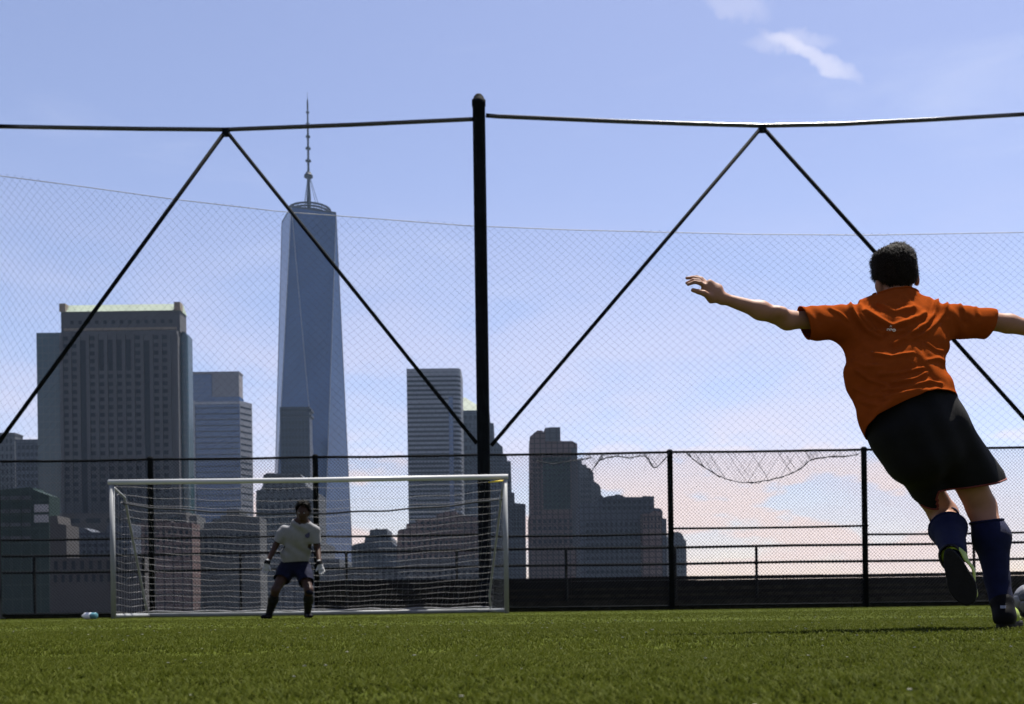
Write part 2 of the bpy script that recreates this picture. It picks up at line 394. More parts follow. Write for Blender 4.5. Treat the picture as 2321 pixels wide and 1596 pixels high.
def backpt(u, v):                        # u across, v from crossbar (0) to back bar (1)
    xa = GX0 + u * (GX1 - GX0); xb = BX0 + u * (BX1 - BX0)
    sag = math.sin(math.pi * u)
    z = GH - .02 - v * (GH - .10) - 0.16 * sag ** .7 * (1 - v) * min(1, v * 9 + .45) - 0.10 * sag * math.sin(math.pi * v)
    y = GD + .12 + (BY - GD - .12) * (v ** 0.75) * (1.0 if v > 0 else 0) + .06 * math.sin(u * 17) * math.sin(math.pi * v)
    return (xa + (xb - xa) * v + .02 * math.sin(v * 9 + u * 30), y, max(z, .03) + .012 * math.sin(u * 41 + v * 13))
for j in range(nv + 1):
    nb.tube([backpt(k / 44, j / nv) for k in range(45)], 0.0023, 3, False)
for i in range(nu + 1):
    nb.tube([backpt(i / nu, k / 14) for k in range(15)], 0.0010, 3, False)
for xa, xb, uu in ((GX0, BX0, 0.0), (GX1, BX1, 1.0)):
    for j in range(1, 18):                # side nets: level strings and uprights
        z = GH * j / 18; a = Vector((xa, GD, z))
        v = (GH - .02 - z) / (GH - .10); b = Vector(backpt(uu, min(max(v, 0), 1)))
        nb.tube([a, a.lerp(b, .5) - Vector((0, 0, .05)), b], 0.0022, 3, False)
    for j in range(1, 14):
        f = j / 14; y = GD + f * (BY - GD); b = Vector(backpt(uu, min(1, max(0, ((y - GD - .12) / (BY - GD - .12))) ** (1 / .75))))
        nb.tube([(xa + (xb - xa) * f, y, .05), b], 0.0022, 3, False)
netgo = obj('goal_net', nb, M['goal_net'], gl)
obj('net_rope', MB().tube([Vector(backpt(k / 30, .11)) + Vector((0, -.02, -.02 - .05 * math.sin(math.pi * k / 30))) for k in range(31)], 0.018, 6), M['net_cord'], gl, True)
obj('net_hem', MB().tube([Vector(backpt(k / 60, .985)) + Vector((0, -.06 + .02 * math.sin(k * 1.9), .0)) for k in range(61)], [0.012 + .008 * abs(math.sin(k * 2.3)) for k in range(61)], 6), M['goal_net'], gl, True)
p = PX(1134, 1092, GD)
obj('corner_clip', MB().tube([(p.x - .22, GD - .03, p.z - .01), (p.x - .06, GD - .075, p.z), (p.x + .05, GD - .07, p.z + .01)], [.008, .016, .012], 8), M['yellow'], gl, True)
obj('hook', MB().tube([(GX1 - .10, GD - .06, GH - .28), (GX1 - .10, GD - .07, GH - .36), (GX1 - .095, GD - .06, GH - .44)], [.008, .018, .010], 8), M['goal_white'], gl, True)

# water bottle on the grass left of the goal
bp = PX(207, 1402, 18.2)
bo = thing('water_bottle', (bp.x, 18.2, 0), 'white and teal plastic water bottle lying on the grass left of goal', 'bottle')
M['teal'] = mat('teal_plastic', (0.0500, 0.1300, 0.1600), 0.3, .1); M['bwhite'] = mat('white_plastic', (0.5, 0.51, 0.53), 0.35, .05)
def ltube(segs, c, d, n=18):
    return MB().tube([Vector(c) + Vector(d) * t for t, r in segs], [r for t, r in segs], n)
bd = Vector((.95, -.30, 0)); bc = Vector((bp.x - .13, 18.2, .062))
obj('body', ltube([(.09, .045), (.10, .056), (.25, .058), (.265, .05), (.268, .02)], bc, bd), M['teal'], bo, True)
obj('sleeve', ltube([(.0, .030), (.02, .052), (.03, .0595), (.16, .0605), (.165, .055)], bc, bd), M['bwhite'], bo, True)
obj('cap', ltube([(-.045, .010), (-.04, .018), (-.02, .02), (-.015, .032), (.0, .034)], bc, bd), M['bwhite'], bo, True)

# ------------------------------------------------------------------ skyline
ZG = -2.7
M['stone'] = mat('brown_stone', (0.0400, 0.0410, 0.0460), 0.85, .14, .05, 0)
M['stone_dk'] = mat('dark_stone', (0.0300, 0.0280, 0.0288), 0.85, .2, .05)
M['win'] = mat('dark_window_glass', (0.006, 0.008, 0.012), 0.45, .3, .02, spec=0.10)
M['slab'] = mat_lines('dark_slab_glass', (0.012, 0.018, 0.030), (.008, .012, .02), 3.8, .3, .4, spec=.12, vert=4.0)
M['green_glass'] = mat_lines('green_corner_glass', (0.0090, 0.0320, 0.0420), (0.02, .04, .045), 3.8, .16, .18, vert=3.0)
M['copper'] = mat('pale_copper_roof', (0.1860, 0.2232, 0.1736), 0.6, .12, .1)
M['cornice'] = mat('tan_cornice', (0.1400, 0.1150, 0.0850), .8, .12, .1)
M['blue_glass'] = mat_lines('blue_curtain_wall', (0.0180, 0.0440, 0.1100), (.04, .06, .11), 4.0, .2, .16, vert=None)
M['pink_stone'] = mat('pinkish_stone', (0.1150, 0.1120, 0.1220), .8, .1, .03)
M['pale_metal'] = mat('pale_metal_panel', (0.1764, 0.1806, 0.1932), .4, .08, .05, metal=.3)
M['wtc'] = mat_lines('tower_glass', (0.0220, 0.0520, 0.1250), (.022, .047, .105), 4.0, .14, .14, metal=.30, spec=.5, var=.16)
M['wtc_metal'] = mat('mast_steel', (0.018, 0.021, 0.030), .6, .1, .3, spec=.1)
M['band_grey'] = mat('grey_floor_band', (0.1200, 0.1300, 0.1550), .6, .08, .05)
M['slate'] = mat_lines('slate_facade', (0.0340, 0.0410, 0.0560), (0.0136, 0.0167, 0.0248), 3.6, .22, .7, spec=.2, vert=3.0, var=.3)
M['brick'] = mat_lines('brown_brick', (0.0750, 0.0500, 0.0480), (0.0223, 0.0161, 0.0161), 3.2, .22, .7, spec=.2, vert=3.6, var=.3)
M['grey_lt'] = mat_lines('light_grey_facade', (0.0425, 0.0440, 0.0460), (0.0527, 0.0546, 0.0570), 3.8, .22, .7, spec=.2, vert=5.0, var=.3)
M['grey_md'] = mat_lines('mid_grey_facade', (0.0500, 0.0550, 0.0640), (0.0279, 0.0310, 0.0360), 3.4, .22, .7, spec=.2, vert=4.2, var=.3)
M['green_dk'] = mat_lines('dark_green_glass', (0.010, 0.022, 0.018), (.016, .028, .024), 3.6, .14, .45, spec=.12, vert=2.4)

def wx(x, y, D): return PX(x, y, D).x
def wz(x, y, D): return PX(x, y, D).z
winmesh = {}
def windows(parent, X0, X1, Z0, Z1, Y, nc, nr, fw=.55, fh=.6, m='win', skip=(), th=.12):
    """single panes, each its own object, all of one shared mesh"""
    cw, ch = (X1 - X0) / nc, (Z1 - Z0) / nr
    mb = MB().box(-cw * fw / 2, cw * fw / 2, -th, th, -ch * fh / 2, ch * fh / 2)
    me = bpy.data.meshes.new('window'); me.from_pydata(mb.v, [], mb.f); me.materials.append(M[m])
    for i in range(nc):
        for j in range(nr):
            if (i, j) in skip: continue
            o = bpy.data.objects.new('window', me); col.objects.link(o); adopt(o, parent)
            o.location = (X0 + (i + .5) * cw, Y, Z0 + (j + .5) * ch)
def bld(name, x0, x1, ytop, D, depth, label, m, parts=(), nc=0, nr=0, fw=.55, fh=.55, ybot=1330, wm='win', roofs=True):
    """a block given by the outline it shows: x0..x1, top line ytop at depth D (front face)"""
    X0, X1 = wx(x0, (ytop + 1375) / 2, D), wx(x1, (ytop + 1375) / 2, D); Zt = wz((x0 + x1) / 2, ytop, D)
    b = thing(name, ((X0 + X1) / 2, D + depth / 2, ZG), label, 'building')
    obj('wall', MB().box(X0, X1, D, D + depth, ZG, Zt), M[m], b)
    if roofs:
        w = X1 - X0; t = max(1.2, w * .03)
        obj('roof_edge', MB().box(X0 - t * .25, X1 + t * .25, D - t * .25, D + depth + t * .25, Zt + .01, Zt + t), M[m], b)
    if nc:
        zb = wz((x0 + x1) / 2, ybot, D); mg = (X1 - X0) * .04
        windows(b, X0 + mg, X1 - mg, zb, Zt - (Zt - zb) * .03, D, nc, nr, fw, fh, wm)
    for q in parts:
        nm, a0, a1, yt, yb, dy, pm = q
        A0, A1 = wx(a0, (yt + yb) / 2, D), wx(a1, (yt + yb) / 2, D)
        obj(nm, MB().box(A0, A1, D + dy, D + depth - max(dy, 0) - .5, wz((a0 + a1) / 2, yb, D), wz((a0 + a1) / 2, yt, D)), M[pm], b)
    return b, X0, X1, Zt

# 1 -- broad stone tower with glass corners, far left
D = 500.0
b = thing('stone_tower', (wx(252, 1100, D), D + 28, ZG), 'broad brown stone tower with dark green glass corners and pale sloped cap', 'building')
c = lambda x, y=1000: wx(x, y, D)
zt = wz(252, 750, D); zc = wz(267, 702, D)
obj('wall', MB().box(c(142), c(404), D, D + 16, ZG, zt), M['stone'], b)
obj('corner_glass', MB().box(c(75), c(141.8), D + 5, D + 15, ZG, wz(110, 748, D)), M['green_glass'], b)
X1 = c(419); r = 2.5
arc = [(c(404.3), D + 5)] + [(X1 - r + r * math.sin(a), D + 5 + r - r * math.cos(a)) for a in np.linspace(0, math.pi / 2, 7)] + [(X1, D + 14), (c(404.3), D + 14)]
zr = wz(418, 752, D)
obj('corner_glass', MB().prism(arc, ZG, zr), M['green_glass'], b)
pr = [(c(404.3), zr + .02), (X1 - .3, zr + .02)] + [(X1 - .3 - 2.6 + 2.6 * math.cos(a), zr + 1.9 * math.sin(a)) for a in np.linspace(.3, math.pi / 2, 4)] + [(c(404.3), zr + 1.9)]
obj('corner_roof', MB().prof(pr, D + 6, D + 13), M['green_glass'], b)
obj('upper_block', MB().box(c(132, 720), c(403, 720), D + 3, D + 13, zt + .02, zc), M['stone'], b)
zs = wz(267, 681, D)
i0, i1 = c(131, 690), c(404, 690)
mbv = [(i0, D + 2.4, zc + .03), (i1, D + 2.4, zc + .03), (i1, D + 13.5, zc + .03), (i0, D + 13.5, zc + .03), (i0 + .8, D + 7, zs), (i1 - .8, D + 7, zs), (i1 - .8, D + 11, zs), (i0 + .8, D + 11, zs)]
obj('sloped_roof', type('X', (), {'v': mbv, 'f': [(0, 1, 5, 4), (1, 2, 6, 5), (2, 3, 7, 6), (3, 0, 4, 7), (4, 5, 6, 7), (3, 2, 1, 0)]})(), M['copper'], b)
for a0, a1 in ((130, 144), (391, 405)):
    obj('roof_end', MB().box(c(a0, 690), c(a1, 690), D + 1.9, D + 6, zc + .06, zs - .55), M['cornice'], b)
windows(b, c(148, 735), c(392, 735), wz(267, 742, D), wz(267, 727 - 17, D), D + 3, 13, 1, .42, .26)
obj('cornice', MB().box(c(140, 740), c(396, 740), D + 2.2, D + 2.95, wz(267, 757 - 11, D), wz(267, 740, D)), M['cornice'], b)
# two dark full-height slots and the window grid between stone piers
colx = [152, 171.5, 212, 233, 253.5, 273.5, 294, 315, 357, 376.5]
for xs in (192, 336):
    obj('glass_slot', MB().box(c(xs - 7.5), c(xs + 7.5), D - .25, D + .2, ZG + 30, wz(xs, 772, D)), M['win'], b)
rows = [766 + 17.4 * k for k in range(22)]
hw, hh = 5.4 * D / F, 4.6 * D / F
me = bpy.data.meshes.new('window'); t_ = MB().box(-hw, hw, -.2, .2, -hh, hh); me.from_pydata(t_.v, [], t_.f); me.materials.append(M['win'])
for ci, xc in enumerate(colx):
    for j, y in enumerate(rows):
        if 2 <= ci <= 7 and j < 4 and ci not in (2, 7): continue
        o = bpy.data.objects.new('window', me); col.objects.link(o); adopt(o, b); o.location = (c(xc), D, wz(270, y, D))
for xc in colx[3:7]:
    obj('tall_window', MB().box(c(xc) - hw * 1.05, c(xc) + hw * 1.05, D - .2, D + .2, wz(270, 832, D), wz(270, 770, D)), M['win'], b)
windows(b, c(200, 760), c(330, 760), wz(267, 762, D), wz(267, 747, D), D + 3, 7, 1, .5, .7)
for xm in [142.8, 162, 181.5, 202.5, 222.5, 243.3, 263.5, 283.8, 304.5, 325.5, 346.5, 367, 386.5, 403]:
    obj('pier', MB().box(c(xm) - .85, c(xm) + .85, D - .7, D - .01, ZG + 28, wz(xm, 758, D)), M['stone'], b)
obj('podium', MB().box(c(110), c(452), D - 22, D - 1, ZG, wz(270, 1162, D - 22)), M['stone_dk'], b)
windows(b, c(140), c(450), wz(270, 1187, D - 22), wz(270, 1172, D - 22), D - 22, 7, 1, .7, .7)

# 2 -- blue block with pinkish upper block behind
bld('office_tower', 429, 545, 846, 1000, 14, 'hazy pinkish grey tower rising behind blue glass block', 'pink_stone', parts=(('glass_bay', 430, 483, 849, 1300, -1.2, 'blue_glass'),))
D = 930.0
b, X0, X1, Zt = bld('office_block', 441, 546, 908, D, 16, 'blue glass office block with pale striped right side, left of tallest tower', 'blue_glass', roofs=False)
obj('roof_band', MB().box(X0 - .5, X1 + .3, D - .6, D + 15.5, wz(494, 916, D), wz(494, 911, D)), M['pale_metal'], b)
obj('roof_band', MB().box(X0 - .2, X1 - .2, D + 1, D + 15, Zt + .1, wz(494, 899, D)), M['blue_glass'], b)
obj('side_face', MB().prism([(X1 + .05, D + .3), (wx(564, 1100, D), D + 14), (wx(564, 1100, D), D + 15.6), (X1 + .05, D + 15.6)], ZG, wz(556, 908, D)), M['pale_metal'], b)
for k in range(24):
    z = wz(556, 920 + k * 14, D); xe = wx(564, 1100, D)
    nx_, ny_ = .883, -.470; ax_, ay_, bx_, by_ = X1 + .35, D + .86, xe - .35, D + 13.34
    obj('side_window', MB().prism([(ax_ + nx_ * .06, ay_ + ny_ * .06), (bx_ + nx_ * .06, by_ + ny_ * .06), (bx_ - nx_ * .3, by_ - ny_ * .3), (ax_ - nx_ * .3, ay_ - ny_ * .3)][::-1], z - 1.5, z), M['win'], b)
for k in range(22):
    z = wz(494, 926 + k * 13.2, D)
    obj('floor_band', MB().box(X0 + .5, X1 - .5, D - .35, D - .02, z, z + 1.0), M['slate'], b)
obj('edge_pier', MB().box(X0 - .9, X0 + 1.6, D - 1.1, D - .4, ZG, Zt), M['pale_metal'], b)

# 3 -- the tall tapering tower with its mast
D = 1130.0; k_ = D / F
cx_, cy_ = wx(705, 900, D), D
b = thing('skyscraper', (cx_, cy_, ZG), 'tallest tapering blue glass skyscraper with ring and mast on top', 'building')
th0 = R(-20.5); s = (D - 20) / 1068.0
bz, tz = 40.0, wz(700, 480, D - 20)
hb = 30.8 * s * math.sqrt(2); ht = 33.6 * s
bq = [(cx_ + hb * math.cos(th0 + math.pi / 4 + i * math.pi / 2), cy_ + hb * math.sin(th0 + math.pi / 4 + i * math.pi / 2)) for i in range(4)]
tq = [(cx_ + ht * math.cos(th0 + i * math.pi / 2), cy_ + ht * math.sin(th0 + i * math.pi / 2)) for i in range(4)]
obj('base', MB().prism(bq, ZG, bz), M['pale_metal'], b)
V = [(x, y, bz + .05) for x, y in bq] + [(x, y, tz) for x, y in tq]
for i in range(4):
    obj('glass_face', type('X', (), {'v': [V[i], V[4 + i], V[4 + (i + 1) % 4]], 'f': [(0, 2, 1)]})(), M['wtc'], b)
    obj('glass_face', type('X', (), {'v': [V[i], V[(i + 1) % 4], V[4 + (i + 1) % 4]], 'f': [(0, 1, 2)]})(), M['wtc'], b)
def edge(a, bb, r): obj('edge_trim', MB().tube([a, bb], r, 6), M['pale_metal'], b)
for i in range(4): edge(V[i], V[4 + i], .4); edge(V[i], V[4 + (i + 1) % 4], .4)
obj('roof_deck', MB().prism(tq, tz + .03, tz + 2.2), M['wtc_metal'], b)
ring = MB(); rr = 46.5 * k_; zr0 = tz
rc = (wx(701.5, 465, D), cy_)
def torus(mb, R_, z, w, h):
    n = 40; i0 = len(mb.v)
    for j in range(n):
        a = 2 * math.pi * j / n
        for dr, dz in ((-w, -h), (w, -h), (w, h), (-w, h)): mb.v.append((rc[0] + (R_ + dr) * math.cos(a), rc[1] + (R_ + dr) * math.sin(a), z + dz))
    for j in range(n):
        for q in range(4): mb.f.append((i0 + 4 * j + q, i0 + 4 * ((j + 1) % n) + q, i0 + 4 * ((j + 1) % n) + (q + 1) % 4, i0 + 4 * j + (q + 1) % 4))
for q, z in enumerate((zr0 + 2.6, zr0 + 5.8, zr0 + 9.0)):
    mb = MB(); torus(mb, rr, z, 1.0, .75); obj('ring', mb, M['wtc_metal'], b)
for j in range(16):
    a = 2 * math.pi * j / 16; x, y = rc[0] + rr * math.cos(a), rc[1] + rr * math.sin(a)
    obj('ring_strut', MB().tube([(x, y, tz + 1), (x, y, zr0 + 9)], .45, 5), M['wtc_metal'], b)
mx = wx(699.5, 440, D)
mz = lambda y: wz(697, y, D)
obj('mast', MB().lathe((mx, cy_), [(4.6 * k_, tz), (5.0 * k_, mz(450)), (3.6 * k_, mz(425)), (3.0 * k_, mz(404)), (2.6 * k_, mz(380)), (2.4 * k_, mz(330)), (2.1 * k_, mz(282)), (1.5 * k_, mz(250)), (2.0 * k_, mz(246)), (1.8 * k_, mz(232)), (.5 * k_, mz(222)), (.35 * k_, mz(209))], 12), M['wtc_metal'], b, True)
for y, w in ((310, 5.2), (337, 6.0), (365, 6.5), (282, 4.6), (255, 3.8)):
    obj('mast_ring', MB().lathe((mx, cy_), [(w * k_, mz(y) - .7), (w * k_, mz(y) + .7)], 14), M['wtc_metal'], b)
obj('mast_platform', MB().lathe((mx, cy_), [(5.5 * k_, mz(405)), (10 * k_, mz(402)), (10 * k_, mz(398)), (7 * k_, mz(395)), (5.5 * k_, mz(391))], 16), M['wtc_metal'], b)
for a in (.3, 2.4, 4.5, 5.6):
    obj('stay_cable', MB().tube([(mx + 3.5 * k_ * math.cos(a), cy_ + 3 * math.sin(a), mz(402)), (rc[0] + .62 * rr * math.cos(a), rc[1] + .62 * rr * math.sin(a), tz + 2)], .28, 4), M['wtc_metal'], b)
# dark slab built where the tower's lower left shows a dark patch
bld('office_tower', 637, 704, 925, 1010, 14, 'dark flat-topped slab overlapping the foot of the tallest skyscraper', 'slab',
    parts=(('roof_band', 637.5, 705.5, 927, 933, -.6, 'win'), ('roof_band', 637.5, 705.5, 940, 945, -.6, 'win')), nc=8, nr=16, fw=.6, fh=.5, ybot=1200)

# 4 -- striped tower left of the pole
D = 960.0
X0, X1 = wx(925, 1100, D), wx(1047, 1100, D); r = 6.0
b = thing('striped_tower', ((X0 + X1) / 2, D + 22, ZG), 'slim grey tower with many horizontal stripes just left of the tall pole', 'building')
poly = [(X0, D), (X1 - r, D)] + [(X1 - r + r * math.sin(a), D + r - r * math.cos(a)) for a in np.linspace(.2, math.pi / 2, 6)] + [(X1, D + 42), (X0, D + 42)]
Zt = wz(986, 841, D)
obj('wall', MB().prism(poly, ZG, Zt), M['win'], b)
poly2 = [((x - (X0 + X1) / 2) * 1.006 + (X0 + X1) / 2, (y - D - 21) * 1.012 + D + 21) for x, y in poly]
nb_ = 40
for k in range(nb_):
    y = 848 + k * 10.4
    z = wz(986, y, D); hh_ = 2.0 if k not in (0, 6, 22) else 3.0
    obj('floor_band', MB().prism(poly2, z - hh_ / 2, z + hh_ / 2), M['band_grey'], b)
obj('roof', MB().prism(poly2, Zt - 1.0, Zt + 2.4), M['band_grey'], b)
obj('glass_slot', MB().box(wx(1019, 1100, D), wx(1029, 1100, D), D - 1.1, D - .4, ZG, wz(1024, 900, D)), M['blue_glass'], b)

# 5 -- pyramid-roofed tower and the stepped blocks behind the pole
D = 1020.0
b, X0, X1, Zt = bld('pyramid_tower', 1049, 1112, 930, D, 30, 'greenish grey tower with pale pyramid roof half hidden by the tall pole', 'slate', roofs=False, nc=5, nr=14, ybot=1180)
xa, xb = wx(1020, 910, D), wx(1100, 910, D); zp = Zt + .05; xm = wx(1050, 870, D)
obj('pyramid_roof', type('X', (), {'v': [(xa, D + 1, zp), (xb, D + 1, zp), (xb, D + 29, zp), (xa, D + 29, zp), ((xa + xb) / 2 - 4, D + 15, wz(1050, 893, D))], 'f': [(0, 1, 4), (1, 2, 4), (2, 3, 4), (3, 0, 4), (3, 2, 1, 0)]})(), M['copper'], b)
def stepped(name, pts, D, depth, label, m, nc=0, nr=0, wr=None, conv=None, wm='win', fw=.5, fh=.5):
    P = [PX(*(conv(*p) if conv else p), D) for p in pts]
    x0, x1 = min(p.x for p in P), max(p.x for p in P)
    b = thing(name, ((x0 + x1) / 2, D + depth / 2, ZG), label, 'building')
    prof = [(P[0].x, ZG)] + [(p.x, p.z) for p in P] + [(P[-1].x, ZG)]
    obj('wall', MB().prof(prof[::-1], D, D + depth), M[m], b)
    if wr:
        for (a0, a1, y0, y1, c_, r_) in wr:
            q0, q1 = ((a0, y0), (a1, y1)) if not conv else (conv(a0, y0), conv(a1, y1))
            A, B_ = PX(*q0, D), PX(*q1, D)
            windows(b, A.x, B_.x, B_.z, A.z, D, c_, r_, fw, fh, wm)
    return b
Zd = lambda x, y: ((920 + x / 2.85) / 1.0466, (840 + y / 2.85) / 1.0466)
b = stepped('setback_tower', [(560, 440), (690, 440), (690, 466), (714, 466), (716, 562), (742, 598), (775, 628), (778, 690), (803, 690), (806, 722), (830, 724), (836, 932)], 880, 34,
        'dark stepped tower falling away right of the tall pole', 'slate', wr=((692, 772, 640, 930, 4, 12), (776, 826, 740, 930, 2, 8)), conv=Zd)
stepped('apartment_block', [(700, 936), (854, 936), (856, 1006), (930, 1014), (932, 1260)], 700, 30, 'small dark stepped block between the goal corner and the brick tower', 'slate', wr=((830, 925, 1040, 1200, 5, 5),), conv=Zd)

# 6 -- brick apartment tower and its neighbours right of the pole
D = 640.0
b = stepped('brick_tower', [(950, 1100), (957, 1098), (958, 560), (985, 535), (1010, 516), (1045, 518), (1050, 530), (1060, 500), (1095, 494), (1164, 494), (1166, 588), (1246, 588), (1279, 606), (1281, 1100), (1300, 1110), (1305, 1300)], D, 32,
        'brown brick apartment tower with stepped curved crown and glass middle', 'brick', wr=((975, 1035, 700, 1090, 3, 11), (1240, 1276, 640, 1090, 2, 12), (970, 1290, 1110, 1290, 9, 4)), conv=Zd)
A, B_ = PX(*Zd(1045, 700), D), PX(*Zd(1235, 1048), D)
obj('glass_bay', MB().box(A.x, B_.x, D - .9, D + .5, B_.z, A.z), M['green_dk'], b)
windows(b, A.x, B_.x, B_.z, A.z, D - .9, 6, 10, .62, .55)
A, B_ = PX(*Zd(1238, 640), D), PX(*Zd(1250, 1300), D)
obj('stone_pier', MB().box(A.x, B_.x + 3, D - .6, D + .4, B_.z, A.z), M['stone'], b)
A, B_ = PX(*Zd(1062, 500), D), PX(*Zd(1160, 590), D)
obj('crown', MB().box(A.x, B_.x, D - 1.2, D + 18, B_.z, A.z), M['grey_md'], b)
stepped('stepped_tower', [(1200, 712), (1310, 720), (1312, 745), (1340, 748), (1345, 770), (1370, 772), (1375, 795), (1388, 797), (1392, 860), (1425, 880), (1437, 905), (1440, 950), (1455, 965), (1457, 1200)], 760, 30,
        'hazy grey stepped tower peeking out right of the brick tower', 'grey_md', wr=((1300, 1380, 830, 1180, 5, 9), (1395, 1450, 960, 1180, 3, 6)), conv=Zd)
stepped('stepped_block', [(1295, 1010), (1385, 1008), (1400, 1030), (1410, 1068), (1415, 975), (1450, 972), (1480, 960), (1530, 955), (1545, 948), (1580, 952), (1600, 966), (1720, 966), (1725, 958), (1798, 962), (1800, 1040), (1842, 1044), (1856, 1062), (1856, 1110), (1882, 1112), (1885, 1500)], 560, 34,
        'wide dark blue-grey apartment block left of the fence post, flat stepped top', 'slate', wr=((1330, 1860, 1130, 1490, 16, 8), (1440, 1790, 985, 1060, 10, 2)), conv=Zd)
b = stepped('penthouse_block', [(1712, 1080), (1770, 1078), (1800, 1058), (1852, 1070), (1854, 1200)], 555, 5, 'small brown rooftop block on the right end of the wide apartment block', 'brick', wr=((1720, 1846, 1090, 1190, 5, 2),), conv=Zd)
stepped('rounded_tower', [(1900, 1230), (1925, 1208), (1950, 1200), (1975, 1205), (1992, 1222), (2000, 1250), (2016, 1262), (2020, 1510)], 820, 26, 'pale hazy round-topped block just right of the fence post', 'grey_md', wr=((1935, 2010, 1280, 1490, 4, 6),), conv=Zd)

# 7 -- nearer blocks behind the goal
Zg = lambda x, y: ((220 + x / 2.2755) / 1.0466, (1080 + y / 2.2755) / 1.0466)
stepped('arched_block', [(880, 250), (882, 190), (905, 185), (918, 160), (920, 108), (940, 96), (975, 96), (990, 100), (1080, 98), (1115, 100), (1135, 120), (1150, 165), (1190, 190), (1192, 230)], 620, 40,
        'dark block with low arched roof right behind the goalkeeper', 'grey_md', wr=((890, 1180, 225, 400, 9, 5), (930, 1130, 130, 200, 6, 2)), conv=Zg)
stepped('dark_block', [(1395, 490), (1420, 478), (1465, 470), (1470, 440), (1492, 436), (1495, 402), (1520, 400), (1530, 392), (1545, 400), (1585, 396), (1590, 430), (1610, 445), (1615, 470), (1650, 500)], 660, 30,
        'small dark rooftop silhouette low between goal centre and striped tower', 'slate', wr=((1400, 1640, 495, 560, 9, 2),), conv=Zg)
stepped('setback_block', [(1640, 520), (1645, 408), (1660, 400), (1690, 395), (1692, 370), (1740, 366), (1745, 345), (1850, 338), (1855, 318), (1890, 312), (1895, 305), (1960, 300), (1965, 318), (2040, 330), (2080, 335), (2090, 420)], 540, 40,
        'dark brown setback block in front of the striped tower', 'brick', wr=((1660, 2070, 420, 600, 14, 5), (1760, 2060, 350, 410, 9, 2)), conv=Zg)
stepped('low_block', [(520, 330), (560, 325), (565, 395), (600, 395), (600, 365), (640, 360), (650, 345), (690, 345), (690, 325), (720, 325), (722, 292), (790, 290), (792, 318), (830, 322), (832, 330), (875, 330), (900, 335)], 420, 12,
        'pale grey stepped low block left of the goalkeeper', 'grey_lt', wr=((560, 900, 420, 560, 10, 5),), conv=Zg)
stepped('brick_block', [(150, 410), (200, 405), (205, 372), (300, 368), (305, 340), (330, 340), (420, 355), (425, 362), (535, 365), (537, 500)], 400, 10,
        'low brown block seen through the left half of the goal net', 'brick', wr=((210, 525, 400, 560, 10, 4),), conv=Zg)
stepped('river_block', [(1000, 470), (1230, 468), (1232, 560), (1330, 560), (1332, 610), (1640, 612), (1642, 560), (2100, 558)], 380, 30, 'long low grey block behind the goalkeeper and the goal net', 'grey_md', wr=((1020, 1220, 490, 600, 8, 3), (1350, 2090, 625, 680, 22, 2)), conv=Zg)
Zl = lambda x, y: ((0 + x / 3.47) / 1.0466, (1040 + y / 3.47) / 1.0466)
b = stepped('glass_block', [(-200, 420), (0, 425), (240, 400), (270, 405), (275, 420), (405, 470), (408, 1300)], 260, 6, 'low dark green glass block at the left edge', 'green_dk', conv=Zl)
D = 260
for y in (480, 590, 700, 810):
    A, B_ = PX(*Zl(-150, y), D), PX(*Zl(262, y + 22), D); obj('floor_band', MB().box(A.x, B_.x, D - .5, D - .02, B_.z, A.z), M['grey_md'], b)
for y0, y1 in ((545, 605), (630, 690)):
    A, B_ = PX(*Zl(285, y0), D), PX(*Zl(400, y1), D); obj('pale_window', MB().box(A.x, B_.x, D - .3, D + .2, B_.z, A.z), M['pale_metal'], b)  # panes in pale metal
for xq in (5, 85, 180, 262):
    A, B_ = PX(*Zl(xq, 480), D), PX(*Zl(xq + 14, 1250), D); obj('mullion', MB().box(A.x, B_.x, D - .8, D - .52, B_.z, A.z), M['green_dk'], b)
b = stepped('stone_gallery', [(410, 1500), (410, 640), (470, 635), (480, 700), (500, 705), (545, 712), (550, 985), (1190, 978), (1195, 1500)], 240, 7, 'long low grey-brown building with a row of small dark windows left of goal', 'stone_dk',
        wr=((425, 1075, 1005, 1080, 9, 1), (425, 1185, 1120, 1180, 12, 1)), conv=Zl, fw=.45, fh=.85)
stepped('vault_block', [(550, 990), (552, 760), (600, 725), (690, 735), (760, 770), (860, 775), (900, 690), (1075, 700), (1080, 985)], 330, 9, 'low block with sloping slate roof behind the long low windowed building', 'slate', wr=((620, 1060, 800, 960, 9, 3),), conv=Zl)
bld('office_tower', -40, 36, 985, 720, 12, 'pale grey tower at the left edge behind the diagonal brace', 'grey_md', nc=7, nr=12, ybot=1200, fw=.4, fh=.6)
bld('office_tower', 38, 92, 1000, 690, 12, 'narrow dark tower between the left-edge tower and the broad stone tower', 'slate', nc=5, nr=12, ybot=1200)

# ------------------------------------------------------------------ implicit-surface modelling for the figures
f4 = np.float32
def V3(p): return np.array(p, dtype=f4)
def cone(A, B, ra, rb):
    A, B = V3(A), V3(B); d = B - A; dd = float(d @ d) + 1e-12
    def f(p):
        q = p - A; t = np.clip((q @ d) / dd, 0, 1)
        return np.linalg.norm(q - t[:, None] * d, axis=1) - (ra + (rb - ra) * t)
    return f
def econ(A, B, lat, a0, a1, b0, b1):       # elliptic tapering limb: half width a along lat, half depth b
    A, B, l = V3(A), V3(B), V3(lat); ax = B - A; L_ = float(np.linalg.norm(ax)); ax = ax / L_
    l = l - ax * float(l @ ax); l /= np.linalg.norm(l); n = np.cross(ax, l)
    def f(p):
        q = p - A; w = q @ ax; t = np.clip(w / L_, 0, 1); e = w - t * L_
        a = a0 + (a1 - a0) * t; b = b0 + (b1 - b0) * t; m = np.minimum(a, b)
        return (np.sqrt((q @ l / a) ** 2 + (q @ n / b) ** 2 + (e / m) ** 2) - 1) * m
    return f
